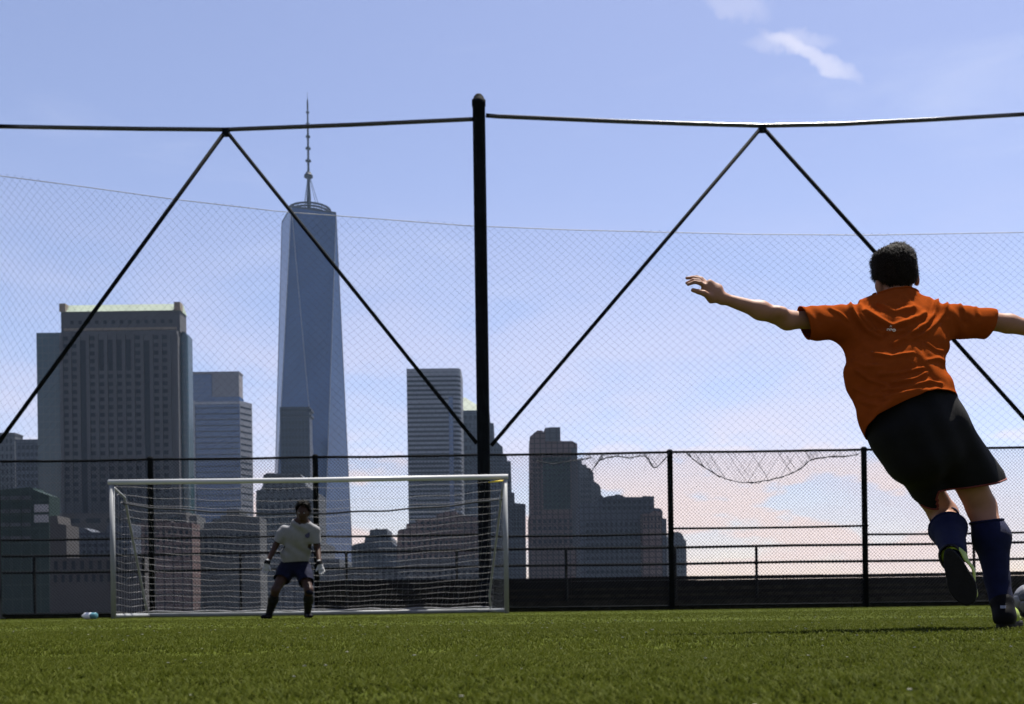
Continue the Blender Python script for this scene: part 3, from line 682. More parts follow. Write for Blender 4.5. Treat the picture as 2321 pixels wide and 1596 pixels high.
def ell(C, r, rot=None):
    C = V3(C); r = V3(r); Rm = np.eye(3, dtype=f4) if rot is None else np.array(rot, dtype=f4)
    def f(p):
        q = (p - C) @ Rm / r
        return (np.linalg.norm(q, axis=1) - 1) * float(r.min())
    return f
def blend(items):                           # [(f, k), ...] smooth union, in order
    def f(p):
        d = items[0][0](p)
        for g, k in items[1:]:
            e = g(p)
            if k <= 0: d = np.minimum(d, e)
            else:
                h = np.clip(.5 + .5 * (d - e) / k, 0, 1); d = d + (e - d) * h - k * h * (1 - h)
        return d
    return f
def nets(f, lo, hi, h):
    lo, hi = V3(lo), V3(hi); n = np.ceil((hi - lo) / h).astype(int) + 2
    B = 6; nb = np.ceil(n / B).astype(int); n = nb * B
    val = np.full(n, 1.0, dtype=f4)
    g = np.stack(np.meshgrid(*[np.arange(k) for k in nb], indexing='ij'), -1).reshape(-1, 3)
    cen = lo + (g * B + (B - 1) / 2) * h
    dc = f(cen.astype(f4)); act = np.abs(dc) < B * h * 1.7
    off = np.stack(np.meshgrid(*[np.arange(B)] * 3, indexing='ij'), -1).reshape(-1, 3)
    vb = val.reshape(nb[0], B, nb[1], B, nb[2], B)
    ina = ~act; vb[g[ina, 0], :, g[ina, 1], :, g[ina, 2], :] = np.where(dc[ina] < 0, -1., 1.)[:, None, None, None]
    ga = g[act]
    for s in range(0, len(ga), 3000):
        q = ga[s:s + 3000]; P = (q[:, None, :] * B + off[None]).reshape(-1, 3)
        d = f((lo + P * h).astype(f4)); val[P[:, 0], P[:, 1], P[:, 2]] = d
    ins = val < 0; c = [k - 1 for k in n]
    S = lambda a, o: a[o[0]:o[0] + c[0], o[1]:o[1] + c[1], o[2]:o[2] + c[2]]
    corners = [(i, j, k) for i in (0, 1) for j in (0, 1) for k in (0, 1)]
    cnt = sum(S(ins, o).astype(np.int8) for o in corners); cell = np.argwhere((cnt > 0) & (cnt < 8))
    idx = np.full(c, -1, dtype=np.int64); idx[cell[:, 0], cell[:, 1], cell[:, 2]] = np.arange(len(cell))
    acc = np.zeros((len(cell), 3)); num = np.zeros(len(cell))
    for a in corners:
        for axn in range(3):
            if a[axn]: continue
            b = list(a); b[axn] = 1
            va = val[tuple((cell + a).T)]; v2 = val[tuple((cell + b).T)]; cr = (va < 0) != (v2 < 0)
            t = np.where(cr, va / np.where(cr, va - v2, 1), 0)
            p = np.array(a, float)[None].repeat(len(cell), 0); p[:, axn] = t
            acc[cr] += p[cr]; num[cr] += 1
    verts = lo + (cell + acc / num[:, None]) * h
    faces = []
    for axn in range(3):
        o1, o2 = [(1, 2), (2, 0), (0, 1)][axn]
        sl0 = [slice(1, c[k]) for k in range(3)]; sl0[axn] = slice(0, c[axn]); sl1 = list(sl0); sl1[axn] = slice(1, c[axn] + 1)
        A_, B_ = ins[tuple(sl0)], ins[tuple(sl1)]
        e = np.argwhere(A_ != B_); st = A_[tuple(e.T)]
        e = e + np.array([s_.start for s_ in sl0])
        d1 = np.zeros(3, int); d1[o1] = 1; d2 = np.zeros(3, int); d2[o2] = 1
        q = np.stack([idx[tuple((e - d1 - d2).T)], idx[tuple((e - d2).T)], idx[tuple(e.T)], idx[tuple((e - d1).T)]], 1)
        q[~st] = q[~st][:, ::-1]; faces.append(q)
    fc = np.concatenate(faces); fc = fc[(fc >= 0).all(1)]
    return verts, fc
def vnormals(v, fc):
    n = np.zeros_like(v); a = v[fc]; fn = np.cross(a[:, 2] - a[:, 0], a[:, 3] - a[:, 1])
    for k in range(4): np.add.at(n, fc[:, k], fn)
    return n / (np.linalg.norm(n, axis=1, keepdims=True) + 1e-12)
def relax(v, fc, it=2, w=.5):
    ed = np.concatenate([fc[:, [i, (i + 1) % 4]] for i in range(4)]); ed = np.concatenate([ed, ed[:, ::-1]])
    for _ in range(it):
        s = np.zeros_like(v); np.add.at(s, ed[:, 0], v[ed[:, 1]]); c_ = np.bincount(ed[:, 0], minlength=len(v))[:, None]
        v = v * (1 - w) + w * s / np.maximum(c_, 1)
    return v
def bounds(pts, pad): a = np.array([tuple(p) for p in pts]); return a.min(0) - pad, a.max(0) + pad
def cut(o, planes):                         # open a garment: drop what lies beyond (point, normal, radius)
    bm = bmesh.new(); bm.from_mesh(o.data)
    for co, no, rad in planes:
        co, no = Vector(co), Vector(no).normalized()
        fs = [f for f in bm.faces if (f.calc_center_median() - co).length < rad]
        gs = set(fs); [gs.update(f.edges) for f in fs]; [gs.update(f.verts) for f in fs]
        bmesh.ops.bisect_plane(bm, geom=list(gs), dist=1e-5, plane_co=co, plane_no=no, clear_outer=True)
    bmesh.ops.delete(bm, geom=[v for v in bm.verts if not v.link_faces], context='VERTS')
    bm.to_mesh(o.data); bm.free(); o.data.polygons.foreach_set('use_smooth', [True] * len(o.data.polygons)); o.data.update()
def garment(name, f, lo, hi, h, m, parent, planes, thick=.004, shape=None, it=2):
    v, fc = nets(f, lo, hi, h); v = relax(v, fc, it)
    if shape: v = shape(v, vnormals(v, fc))
    o = mesh_obj(name, v.tolist(), fc.tolist(), m, parent, True)
    if planes: cut(o, planes)
    if thick:
        md = o.modifiers.new('cloth', 'SOLIDIFY'); md.thickness = thick; md.offset = -1
    return o
def hem_tube(o, co, rad, r, m, name, parent):
    """a stitched band along the open edge nearest to co"""
    bm = bmesh.new(); bm.from_mesh(o.data); mb = MB()
    for e in bm.edges:
        if len(e.link_faces) == 1 and ((e.verts[0].co + e.verts[1].co) / 2 - Vector(co)).length < rad:
            a, b = e.verts[0].co, e.verts[1].co
            if (b - a).length > 1e-5: mb.tube([a - (b - a) * .15, b + (b - a) * .15], r, 5, False)
    bm.free(); return obj(name, mb, m, parent, True)

M['skin'] = mat('skin', (0.2295, 0.1190, 0.0782), 0.55, .10, 14, .12, spec=.12, bscale=300)
M['skin_dk'] = mat('skin_keeper', (0.0317, 0.0169, 0.0119), 0.55, .10, 14, .1, spec=.12, bscale=300)
M['hair'] = mat('dark_brown_hair', (0.0098, 0.0070, 0.0049), .6, .4, 60, .3, spec=.08)
M['hair_blk'] = mat('black_hair', (0.007, 0.006, 0.005), .6, .4, 60, .3, spec=.12)
M['shirt'] = mat('orange_jersey', (0.1900, 0.0380, 0.0070), .95, .07, 30, .25, spec=.0, bscale=500)
M['shorts'] = mat('black_shorts', (0.005, 0.005, 0.006), .8, .2, 20, .25, spec=.1, bscale=400)
M['trim'] = mat('dark_red_trim', (0.10, 0.015, 0.010), .8, .1)
M['sock'] = mat('navy_sock', (0.0042, 0.0063, 0.0280), .9, .2, 30, .4, spec=.15, bscale=600)
M['sock_band'] = mat('grey_sock_band', (0.20, 0.22, 0.30), .9, .1)
M['lime'] = mat('lime_shoe_upper', (0.20, 0.27, 0.015), .45, .12, 30, .1, spec=.4)
M['rubber'] = mat('black_rubber', (0.006, 0.006, 0.006), .7, .2, 30, .3, spec=.12)
M['shoe_blk'] = mat('black_shoe_leather', (0.0042, 0.0042, 0.0048), .6, .2, 30, .1, spec=.05)
M['shirt_w'] = mat('white_jersey', (0.1450, 0.1480, 0.1580), .9, .06, 20, .2, spec=.1, bscale=300)
M['navy'] = mat('navy_shorts', (0.0036, 0.0049, 0.0158), .85, .2, 20, .2, spec=.1)
M['glove'] = mat('white_glove', (0.2205, 0.2254, 0.2303), .7, .1, 30)
M['logo'] = mat('white_print', (0.75, 0.70, 0.62), .7, .05)
M['eye'] = mat('eye_white', (0.1750, 0.1750, 0.1700), .3, .02); M['crest'] = mat('dark_crest', (0.03, 0.03, 0.06), .8, .1)

# ------------------------------------------------------------------ the kicker, seen from behind
K0 = 4.2
def K(x, y, dy=0.0): return PP(x, y, K0 + dy)
def Z1(x, y, dy=0.0): return K(1580 + x / 2.737, 540 + y / 2.737, dy)
def Zb(x, y, dy=0.0): return K(1980 + x / 2.494, 900 + y / 2.494, dy)
X_ = Vector((1, 0, 0)); Y_ = Vector((0, 1, 0))
pel, wai, che, nek = K(2172, 1010, -.01), K(2140, 905, .03), K(2120, 790, .095), K(2128, 712, .155)
hipL, hipR = K(2128, 1058), K(2236, 1012)
kneL, ankL = K(2238, 1220, .24), K(2263, 1312, -.14)
kneR, ankR = K(2327, 1203, .13), K(2374, 1418, .02)
shL, elL, wrL = K(2018, 757, .10), K(1868, 760, .03), K(1714, 708, -.05)
shR, elR, wrR = K(2240, 748, .12), K(2392, 768, .13), K(2535, 800, .16)
hd = K(2122, 651, .185)
ht_ = R(12); hup = Vector((-math.sin(ht_), .04, math.cos(ht_))).normalized(); hlt = Vector((math.cos(ht_), 0, math.sin(ht_))); hfw = hup.cross(hlt)
HRm = np.array([[hlt[i], hfw[i], hup[i]] for i in range(3)])
def H(a, b, c): return hd + hlt * a + hfw * b + hup * c
lean = (che - pel).normalized(); lat = lean.cross(Y_).normalized()
if lat.x < 0: lat = -lat
head = [(ell(H(0, .0, .018), (.074, .092, .088), HRm), 0), (ell(H(0, .028, -.045), (.055, .064, .072), HRm), .03),
        (cone(H(0, -.02, -.03), nek, .052, .060), .03), (ell(H(0, .100, -.025), (.013, .018, .022), HRm), .012), (ell(H(0, .080, -.070), (.024, .015, .008), HRm), .008)]
for sg in (-1, 1):
    head.append((ell(H(sg * .083, -.002, -.040), (.012, .024, .034), HRm), .008)); head.append((ell(H(sg * .034, .086, .008), (.013, .012, .009), HRm), .004))
body = head + [(econ(nek - lean * .08, che - lean * .02, lat, .08, .13, .05, .080), .03), (econ(che, wai, lat, .135, .125, .080, .075), .03), (econ(wai, pel, lat, .125, .14, .075, .095), .04),
    (cone(shL, elL, .042, .030), .03), (cone(shR, elR, .046, .037), .03), (cone(elR, wrR, .038, .024), .02),
    (cone(hipL, kneL, .070, .056), .04), (cone(hipR, kneR, .076, .058), .04),
    (cone(kneL, kneL.lerp(ankL, .35) - Vector((0, 0, .01)), .054, .058), .03), (cone(kneL.lerp(ankL, .35), ankL, .058, .036), .03),
    (cone(kneR, kneR.lerp(ankR, .35) - Y_ * .02, .052, .060), .03), (cone(kneR.lerp(ankR, .35) - Y_ * .02, ankR, .060, .036), .03),
    ]
v, fc = nets(blend(body), *bounds([H(0, 0, .12), nek, shL, shR, elL, wrR + X_ * .1, pel, kneL, ankL, kneR, ankR, hipL, hipR], .13), .0075)
v = relax(v, fc, 1)
# left forearm and hand on a finer grid, rooted inside the sleeve
Zh = lambda x, y, dy=0.0: K(1600 + x / 5.8, 620 + y / 5.8, dy)
pal0, pal1 = Zh(590, 470, -.055), Zh(400, 320, -.065)
arm = [(cone(shL.lerp(elL, .3), elL, .041, .0345), 0), (cone(elL, Zh(1180, 675, -.02), .0345, .0335), .03), (cone(Zh(1180, 675, -.02), wrL, .0335, .0205), .03),
       (cone(Zh(1480, 700, -.02), Zh(1430, 690, -.03), .020, .020), .03),
       (econ(Zh(650, 515, -.052), Zh(560, 455, -.056), (0, 0, 1), .022, .030, .019, .020), .02),
       (econ(Zh(560, 450, -.056), Zh(430, 350, -.062), (.5, 0, .87), .040, .036, .017, .014), .02)]
def finger(pts, r0, r1):
    out = []
    for k in range(len(pts) - 1):
        ra = r0 + (r1 - r0) * k / (len(pts) - 1); rb = r0 + (r1 - r0) * (k + 1) / (len(pts) - 1)
        out.append((cone(pts[k], pts[k + 1], ra, rb), .004 if k else .010))
    return out
arm += finger([Zh(480, 480, -.070), Zh(400, 440, -.085), Zh(330, 420, -.092), Zh(250, 397, -.095)], .0130, .0085)            # thumb
arm += finger([Zh(420, 350, -.066), Zh(350, 300, -.082), Zh(270, 285, -.090), Zh(185, 318, -.092)], .0095, .0066)           # index
arm += finger([Zh(410, 330, -.050), Zh(335, 272, -.052), Zh(255, 258, -.054), Zh(165, 300, -.054)], .0095, .0064)           # middle
arm += finger([Zh(420, 310, -.034), Zh(345, 246, -.030), Zh(265, 225, -.028), Zh(165, 232, -.026)], .0092, .0062)           # ring
arm += finger([Zh(440, 300, -.018), Zh(370, 240, -.008), Zh(305, 214, -.004), Zh(225, 216, .0)], .0082, .0056)              # little
v2, fc2 = nets(blend(arm), *bounds([shL, elL, Zh(140, 200), Zh(140, 600), Zh(600, 600, -.12), Zh(600, 200, .03)], .06), .0030)
v2 = relax(v2, fc2, 1, .3)
# right hand, mostly outside the frame
hdv = (wrR - elR).normalized(); hup_ = Vector((0, 0, 1)); hsd = hdv.cross(hup_).normalized()
rh = [(cone(wrR - hdv * .06, wrR, .027, .024), 0), (econ(wrR, wrR + hdv * .085, hsd, .030, .040, .018, .014), .02)]
for o_, l in ((-.030, .062), (-.010, .074), (.010, .070), (.029, .054)):
    b0 = wrR + hdv * .085 + hsd * o_; rh += finger([b0 - hdv * .02, b0 + hdv * l * .45 + hsd * o_ * .2, b0 + hdv * l * .8 + hsd * o_ * .3 - hup_ * .012, b0 + hdv * l + hsd * o_ * .3 - hup_ * .026], .0095, .0065)
rh += finger([wrR + hdv * .02 - hsd * .022, wrR + hdv * .055 - hsd * .048 - hup_ * .01, wrR + hdv * .09 - hsd * .056 - hup_ * .016], .0125, .0085)
v3, fc3 = nets(blend(rh), *bounds([wrR - hdv * .05, wrR + hdv * .19], .09), .0035)
vv = np.concatenate([v, v2, v3]); ff = np.concatenate([fc, fc2 + len(v), fc3 + len(v) + len(v2)])
kick = mesh_obj('person', vv.tolist(), ff.tolist(), M['skin'], None, True)
tag(kick, 'player seen from behind in orange jersey and black shorts, arms spread, about to kick', 'person', 'soccer players')

def proj(v):                               # where a point shows, in photo pixels
    a = v[:, 0] / v[:, 1]; b = (v[:, 2] - CH) / v[:, 1]
    u = a * CR - b * SR; w = a * SR + b * CR
    return np.stack([(CX + F * u) * 1.0466, (HY - F * w) * 1.0466], 1)
def pdist(q, pts):
    best = np.full(len(q), 1e9)
    for a, b in zip(pts[:-1], pts[1:]):
        a, b = np.array(a), np.array(b); d = b - a; t = np.clip(((q - a) @ d) / (d @ d), 0, 1)
        best = np.minimum(best, np.linalg.norm(q - (a + t[:, None] * d), axis=1))
    return best
z1p = lambda pts: [(1580 + x / 2.737, 540 + y / 2.737) for x, y in pts]
folds = [([(1190, 478), (1205, 540), (1250, 600), (1300, 660), (1390, 715)], 5.5, .013), ([(1255, 470), (1262, 560), (1330, 640), (1400, 690)], 5, .010),
         ([(1760, 470), (1735, 560), (1690, 620), (1600, 680), (1480, 755)], 5.5, .013), ([(1830, 470), (1800, 560), (1740, 630), (1660, 700), (1560, 730)], 5, .009),
         ([(1290, 540), (1390, 600), (1470, 640), (1560, 610), (1680, 560)], 6, .011), ([(1350, 668), (1440, 676), (1540, 668)], 4, .008),
         ([(1380, 500), (1480, 545), (1600, 520)], 6, .010), ([(1350, 820), (1460, 838), (1600, 815)], 4, .009), ([(1390, 955), (1500, 948), (1670, 910)], 4, .009),
         ([(1235, 925), (1320, 990), (1440, 1030)], 4.5, .010), ([(1470, 1003), (1600, 990), (1690, 940)], 4, .010), ([(1400, 1052), (1550, 1045), (1700, 1000), (1785, 1015)], 4.5, .011),
         ([(1420, 1110), (1540, 1072), (1640, 1050)], 4, .008), ([(1060, 520), (1130, 560), (1180, 600)], 4, .006), ([(1900, 490), (1930, 540), (1940, 600)], 4, .006), ([(2010, 520), (2030, 570)], 4, .005),
         ([(1180, 850), (1290, 900), (1400, 900)], 5, .006), ([(1250, 1120), (1330, 1150), (1400, 1150)], 5, .007), ([(1220, 1040), (1330, 1090), (1420, 1085)], 5, .007), ([(1700, 860), (1760, 850), (1800, 870)], 4, .007), ([(1690, 750), (1750, 790), (1790, 800)], 4, .007)]
def wrinkle(v, n):
    q = proj(v); bk = np.clip(-n[:, 1] * 1.6 + .25, 0, 1); d = np.zeros(len(v))
    for pts, sg, am in folds:
        e = pdist(q, z1p(pts)); d += 1.5 * am * (np.exp(-(e / sg) ** 2) - .35 * np.exp(-(e / (sg * 2.4)) ** 2))
    e = pdist(q, z1p([(1330, 1290), (1385, 1190), (1480, 1112), (1600, 1072), (1750, 1062), (1860, 1092)])); d += .014 * np.exp(-(e / 9) ** 2)
    d = d * bk
    d += .0035 * np.sin(v[:, 2] * 60 + v[:, 0] * 25 + 2 * np.sin(v[:, 0] * 30)) * np.sin(v[:, 0] * 34 + 1.3 + v[:, 2] * 11)
    return v + n * d[:, None]
capL = (Z1(862, 512, .03) + Z1(938, 720, .03)) / 2; dirL = (capL - shL).normalized()
capR = (Z1(2128, 545, .12) + Z1(2070, 690, .12)) / 2
sh = [(econ(K(2126, 752, .140), K(2120, 800, .105), lat, .160, .208, .085, .122), 0), (econ(K(2120, 800, .105), K(2118, 890, .035), lat, .205, .190, .122, .122), .05),
      (econ(K(2118, 890, .035), K(2150, 965, -.005), lat, .190, .186, .122, .128), .05), (econ(K(2150, 965, -.005), K(2180, 1050, -.015), lat, .188, .195, .130, .140), .05),
      (econ(K(2022, 765, .09), K(1880, 768, .03), (0, 0, 1), .074, .070, .066, .062), .05), (econ(K(2232, 760, .105), K(2375, 772, .13), (0, 0, 1), .072, .062, .066, .060), .05),
      (cone(nek + Vector((0, 0, -.01)), K(2124, 752, .14), .070, .10), .06), (cone(K(2060, 728, .135), K(2128, 715, .15), .030, .045), .05), (cone(K(2195, 722, .14), K(2128, 715, .15), .030, .045), .05)]
hp = [K(2150, 950, -.14), K(2266, 957, 0), K(2050, 1036, .02)]
hn = (Vector(hp[1]) - Vector(hp[0])).cross(Vector(hp[2]) - Vector(hp[0])); hn = hn if hn.z < 0 else -hn
shirt = garment('jersey', blend(sh), *bounds([K(1860, 700, -.1), K(2390, 700, .1), K(2160, 1140)], .16), .0065, M['shirt'], kick,
    [(hp[0], hn, .40), (capL, (Z1(862, 512) - Z1(938, 720)).cross(Y_) * 1.0 if (Z1(862, 512) - Z1(938, 720)).cross(Y_).x < 0 else -(Z1(862, 512) - Z1(938, 720)).cross(Y_), .19),
     (capR, Vector((1, .15, -.25)), .19), (nek + Vector((0, -.02, .022)), Vector((-.05, .25, 1)), .10)], shape=wrinkle, it=2)
hem_tube(shirt, nek, .12, .0055, M['shirt'], 'collar', shirt)
# small printed mark between the shoulder blades
dg = bpy.context.evaluated_depsgraph_get()
from mathutils.bvhtree import BVHTree
bv = BVHTree.FromPolygons([q.co.copy() for q in shirt.data.vertices], [tuple(q.vertices) for q in shirt.data.polygons])
def on(tree, pt):
    o = Vector((0, 0, CH)); r = tree.ray_cast(o, (pt - o).normalized()); return (r[0], r[1]) if r[0] else (pt, Vector((0, -1, 0)))
lm = MB()
for px in (1440, 1458, 1477):
    p, n = on(bv, Z1(px, 668)); n = n if n.y < 0 else -n
    ring_ = [p + n * .002 + (X_ * math.cos(a) * .0055 + Vector((0, 0, 1)) * math.sin(a) * .0045) for a in np.linspace(0, 2 * math.pi, 11)]
    lm.tube(ring_, .0019, 5, False)
p, n = on(bv, Z1(1458, 640)); n = n if n.y < 0 else -n
lm.tube([p + n * .002 + X_ * -.004 - Vector((0, 0, .004)), p + n * .002 + Vector((0, 0, .004)), p + n * .002 + X_ * .004 - Vector((0, 0, .004))], .0011, 4)
obj('printed_mark', lm, M['logo'], shirt)

# shorts
st = [(econ(K(2162, 960), K(2168, 1015), lat, .178, .182, .118, .135), 0), (econ(K(2168, 1015), K(2190, 1070), lat, .176, .162, .135, .132), .04),
      (econ(K(2142, 1048, .02), K(2232, 1205, .17), X_, .092, .080, .112, .092), .05), (econ(K(2236, 1020, .01), K(2318, 1150, .08), X_, .104, .112, .112, .105), .05)]
cL = (Zb(475, 705, .14) + Zb(627, 607, .12)) / 2; eL = Zb(662, 682, .14) - Zb(510, 780, .18)
cR = (Zb(662, 640, .06) + Zb(1003, 585, .10)) / 2; eR = Zb(1003, 590, .10) - Zb(662, 650, .06)
def dn(e, ax):
    n = e.cross(Y_); n = n if n.dot(ax) > 0 else -n; return n
def wr_s(v, n):
    d = .0035 * np.sin(v[:, 0] * 52 + v[:, 2] * 20 + 1.2 * np.sin(v[:, 2] * 9))
    return v + n * d[:, None]
shorts = garment('shorts', blend(st), *bounds([K(2060, 930, -.1), K(2390, 1240, .25)], .15), .0075, M['shorts'], kick,
    [(K(2160, 938), lean, .35), (cL, dn(eL, kneL - hipL) + Y_ * .15, .20), (cR, dn(eR, kneR - hipR) + Y_ * .05, .19)], shape=wr_s)
hem_tube(shorts, cR, .24, .0045, M['trim'], 'hem_trim', shorts)
# socks
def sock(nm, pr, lo, hi, planes): return garment(nm, blend(pr), lo, hi, .0055, M['sock'], kick, planes, it=1)
tR = Zb(905, 840, .10)
sR = [(econ(kneR.lerp(ankR, .02), kneR.lerp(ankR, .35) - Y_ * .022 + X_ * .004, X_, .056, .072, .056, .068), 0), (cone(kneR.lerp(ankR, .35) - Y_ * .02 + X_ * .006, kneR.lerp(ankR, .80), .070, .047), .03), (cone(kneR.lerp(ankR, .80), ankR - Vector((0, 0, .01)), .047, .047), .02)]
soR = sock('sock', sR, *bounds([kneR, ankR], .11), [(tR, Vector((-.10, 0, 1)), .14)])
hem_tube(soR, tR, .14, .006, M['sock'], 'cuff', soR)
obj('band', MB().tube([Vector((tR.x + .066 * math.cos(a) + .004, tR.y - .006 + .064 * math.sin(a), tR.z - .020 - .008 * math.cos(a))) for a in np.linspace(0, 2 * math.pi, 25)], .0028, 5, False), M['sock_band'], soR, True)
tL = kneL.lerp(ankL, .40); axL = (ankL - kneL).normalized()
sL = [(cone(kneL.lerp(ankL, .10), kneL.lerp(ankL, .45), .060, .0665), 0), (cone(kneL.lerp(ankL, .40), ankL, .0665, .048), .03)]
soL = sock('sock', sL, *bounds([kneL, ankL], .11), [(tL, -axL, .12)])
hem_tube(soL, tL, .12, .006, M['sock'], 'cuff', soL)
# shoes: standing right foot points away and to the right, trailing left foot shows its sole
def shoe(ankle, heel, toe, up, label, off=0.0):
    heel, toe, up = Vector(heel), Vector(toe), Vector(up).normalized(); fw = (toe - heel).normalized(); up = (up - fw * up.dot(fw)).normalized(); sd_ = fw.cross(up)
    Ln = (toe - heel).length
    P = lambda f, s, u: heel + fw * (f * Ln) + sd_ * s + up * u
    upper = [(econ(P(.12, off * .6, .048), P(.45, off, .048), sd_, .034, .038, .042, .040), 0), (econ(P(.45, off, .045), P(.86, off * .3, .034), sd_, .039, .038, .038, .024), .03),
             (cone(P(.14, 0, .05), ankle, .036, .044), .03)]
    pts = [P(0, 0, 0), P(1, 0, 0), P(.5, .06, .1), P(.5, -.06, .1), ankle]
    cutp = [(ankle + (ankle - P(.14, 0, .05)).normalized() * .012, (ankle - P(.14, 0, .05)), .1), (P(.5, 0, .018), -up, .3)]
    up_o = garment('shoe', blend(upper), *bounds(pts, .07), .0045, M['lime'], kick, cutp, it=1)
    if label: up_o['label'] = label
    out = []
    ns = 30
    for i in range(ns):                   # outline of the sole
        a = 2 * math.pi * i / ns; f = .5 - .52 * math.cos(a); w = .041 + .012 * math.sin((f - .25) * math.pi * 1.1) - .006 * math.exp(-((f - .42) / .14) ** 2)
        s = math.copysign(abs(math.sin(a)) ** .75, math.sin(a)) * w; out.append((f, s))
    mb = MB()
    for lay, (u, k) in enumerate(((-.004, .93), (.0, 1.0), (.016, 1.02), (.024, .98))):
        for f, s in out:
            mb.v.append(tuple(P(.5 + (f - .5) * k, s * k, u + .012 * max(0, f - .7) ** 1.3)))
    for l in range(3):
        for i in range(ns): mb.f.append((l * ns + i, l * ns + (i + 1) % ns, (l + 1) * ns + (i + 1) % ns, (l + 1) * ns + i))
    mb.f.append(tuple(range(ns - 1, -1, -1))); mb.f.append(tuple(range(3 * ns, 4 * ns)))
    so_ = obj('sole', mb, M['rubber'], up_o)
    hc = [(econ(P(.08, 0, .040), P(.22, 0, .040), sd_, .040, .0425, .046, .046), 0), (cone(P(.12, 0, .05), ankle.lerp(P(.12, 0, .05), .3), .0395, .0475), .02)]
    garment('heel_counter', blend(hc), *bounds([P(-.1, 0, 0), P(.4, 0, .1), ankle], .07), .0045, M['shoe_blk'], up_o, [(P(.30, 0, .04), fw, .2), (P(.2, 0, .016), -up, .2)], thick=.002, it=1)
    mb = MB()
    for k in range(4):
        f = .40 + k * .07; mb.tube([P(f, -.020, .080 - k * .008), P(f + .01, 0, .089 - k * .009), P(f + .02, .020, .080 - k * .008)], .0035, 5)
    obj('laces', mb, M['shoe_blk'], up_o)
    mb = MB().box(-.010, .010, -.002, .002, -.006, .006)
    t0 = P(-.012, 0, .085); mb.v = [tuple(t0 + sd_ * a + up * c_ - fw * (b * 2)) for a, b, c_ in mb.v]
    obj('heel_tab', mb, M['sock_band'], up_o)
    return up_o
gz = .006
heR = PP(2379, 1480, K0 - .045); heR.z = gz
shoe(ankR, heR, heR + Vector((.145, .215, .0)), (0, 0, 1), None)
hL = Zb(668, 1010, -.20); tL_ = Zb(795, 1330, -.215)
shoe(ankL - Vector((0, .0, .01)), hL, tL_, Y_ + Vector((.42, 0, .1)), 'trailing shoe with its black sole towards the camera', .020)
# studs on the trailing sole and the standing one are hidden in the pile; a few show on the raised sole
# hair
hr_prims = [(ell(H(0, -.004, .030), (.086, .102, .088), HRm), 0), (ell(H(.0, -.050, -.020), (.068, .052, .060), HRm), .02), (ell(H(.030, .0, .098), (.036, .05, .026), HRm), .02), (ell(H(-.040, .0, .082), (.038, .05, .026), HRm), .02), (ell(H(.058, .0, .066), (.032, .05, .026), HRm), .02)]
def hair_n(v, n):
    d = .0016 * np.sin(v[:, 0] * 110 + 5 * np.sin(v[:, 2] * 60)) * np.sin(v[:, 2] * 130 + 3 * np.sin(v[:, 0] * 80)) + .0012 * np.sin(v[:, 0] * 420 + v[:, 2] * 300)
    return v + n * d[:, None]
hair = garment('hair', blend(hr_prims), *bounds([H(0, 0, .12), H(.1, 0, -.08), H(-.1, 0, 0), H(0, .1, 0), H(0, -.1, 0)], .04), .005, M['hair'], kick, [(H(0, -.06, -.062), HRm @ np.array([0, .30, -1.0]), .2), (H(0, .035, .0), HRm @ np.array([0, .8, -.75]), .2)], thick=.002, shape=hair_n)
def strands(host, n, lmin, lmax, m, parent, flow, r=.0016):
    me = host.data; vs_ = np.array([q.co[:] for q in me.vertices]); nn = np.array([q.normal[:] for q in me.vertices]); mb = MB()
    for i in rng.integers(0, len(vs_), n):
        p = Vector(vs_[i]); nr = Vector(nn[i]); l = rng.uniform(lmin, lmax)
        fl = Vector(flow(p)) + Vector(rng.normal(0, .30, 3)); d = ((fl - nr * fl.dot(nr)).normalized() + nr * (rng.uniform(.05, .30) if rng.random() < .9 else rng.uniform(.4, .9))).normalized()
        side = d.cross(nr).normalized() * r * rng.uniform(.5, 1.2); mid = p + d * l * .55 + nr * .004; tip = p + d * l - Vector((0, 0, l * .12)); k = len(mb.v)
        mb.v += [tuple(p - nr * .004 - side), tuple(p - nr * .004 + side), tuple(mid + side * .8), tuple(mid - side * .8), tuple(tip)]
        mb.f += [(k, k + 1, k + 2, k + 3), (k + 3, k + 2, k + 4)]
    return obj('strands', mb, m, parent)
strands(hair, 7000, .012, .026, M['hair'], hair, lambda p: ((p - H(0, -.02, .08)).normalized() * .5 + hlt * .25 * (1 if (p - hd).dot(hup) > .06 else 0) - hup * .6))

# ------------------------------------------------------------------ the goalkeeper
G0 = 14.2
def G(x, y, dy=0.0): return PP(560 + x / 4.562, 1150 + y / 4.562, G0 + dy)
gh = G(722, 300, -.28); gU = Vector((.02, -.22, 1)).normalized(); gR = Vector((1, 0, -.02)); gF = -(gU.cross(gR)).normalized() if (gU.cross(gR)).y > 0 else gU.cross(gR)
gF = gF.normalized(); GR = np.array([[gR[i], gF[i], gU[i]] for i in range(3)])
def HG(a, b, c): return gh + gR * a + gF * b + gU * c
gn = G(712, 420, -.20); gc = G(690, 560, -.12); gw = G(640, 760, -.02); gp = G(635, 880, .04)
gsL, geL, gwL = G(515, 500, -.14), G(425, 660, -.12), G(335, 850, -.28)
gsR, geR, gwR = G(850, 500, -.14), G(880, 680, -.10), G(905, 860, -.28)
ghL, gkL, gaL = G(545, 920, .03), G(425, 1140, -.20), G(352, 1415, -.02)
ghR, gkR, gaR = G(720, 930, .03), G(785, 1140, -.20), G(772, 1395, .05)
kb_ = [(ell(HG(0, -.005, .015), (.074, .092, .092), GR), 0), (ell(HG(0, .025, -.045), (.055, .060, .072), GR), .03), (cone(HG(0, -.02, -.04), gn, .050, .062), .03),
       (ell(HG(0, .098, -.018), (.013, .016, .024), GR), .012), (ell(HG(0, .082, -.066), (.024, .010, .006), GR), .006), (ell(HG(0, .082, -.080), (.022, .010, .007), GR), .006)]
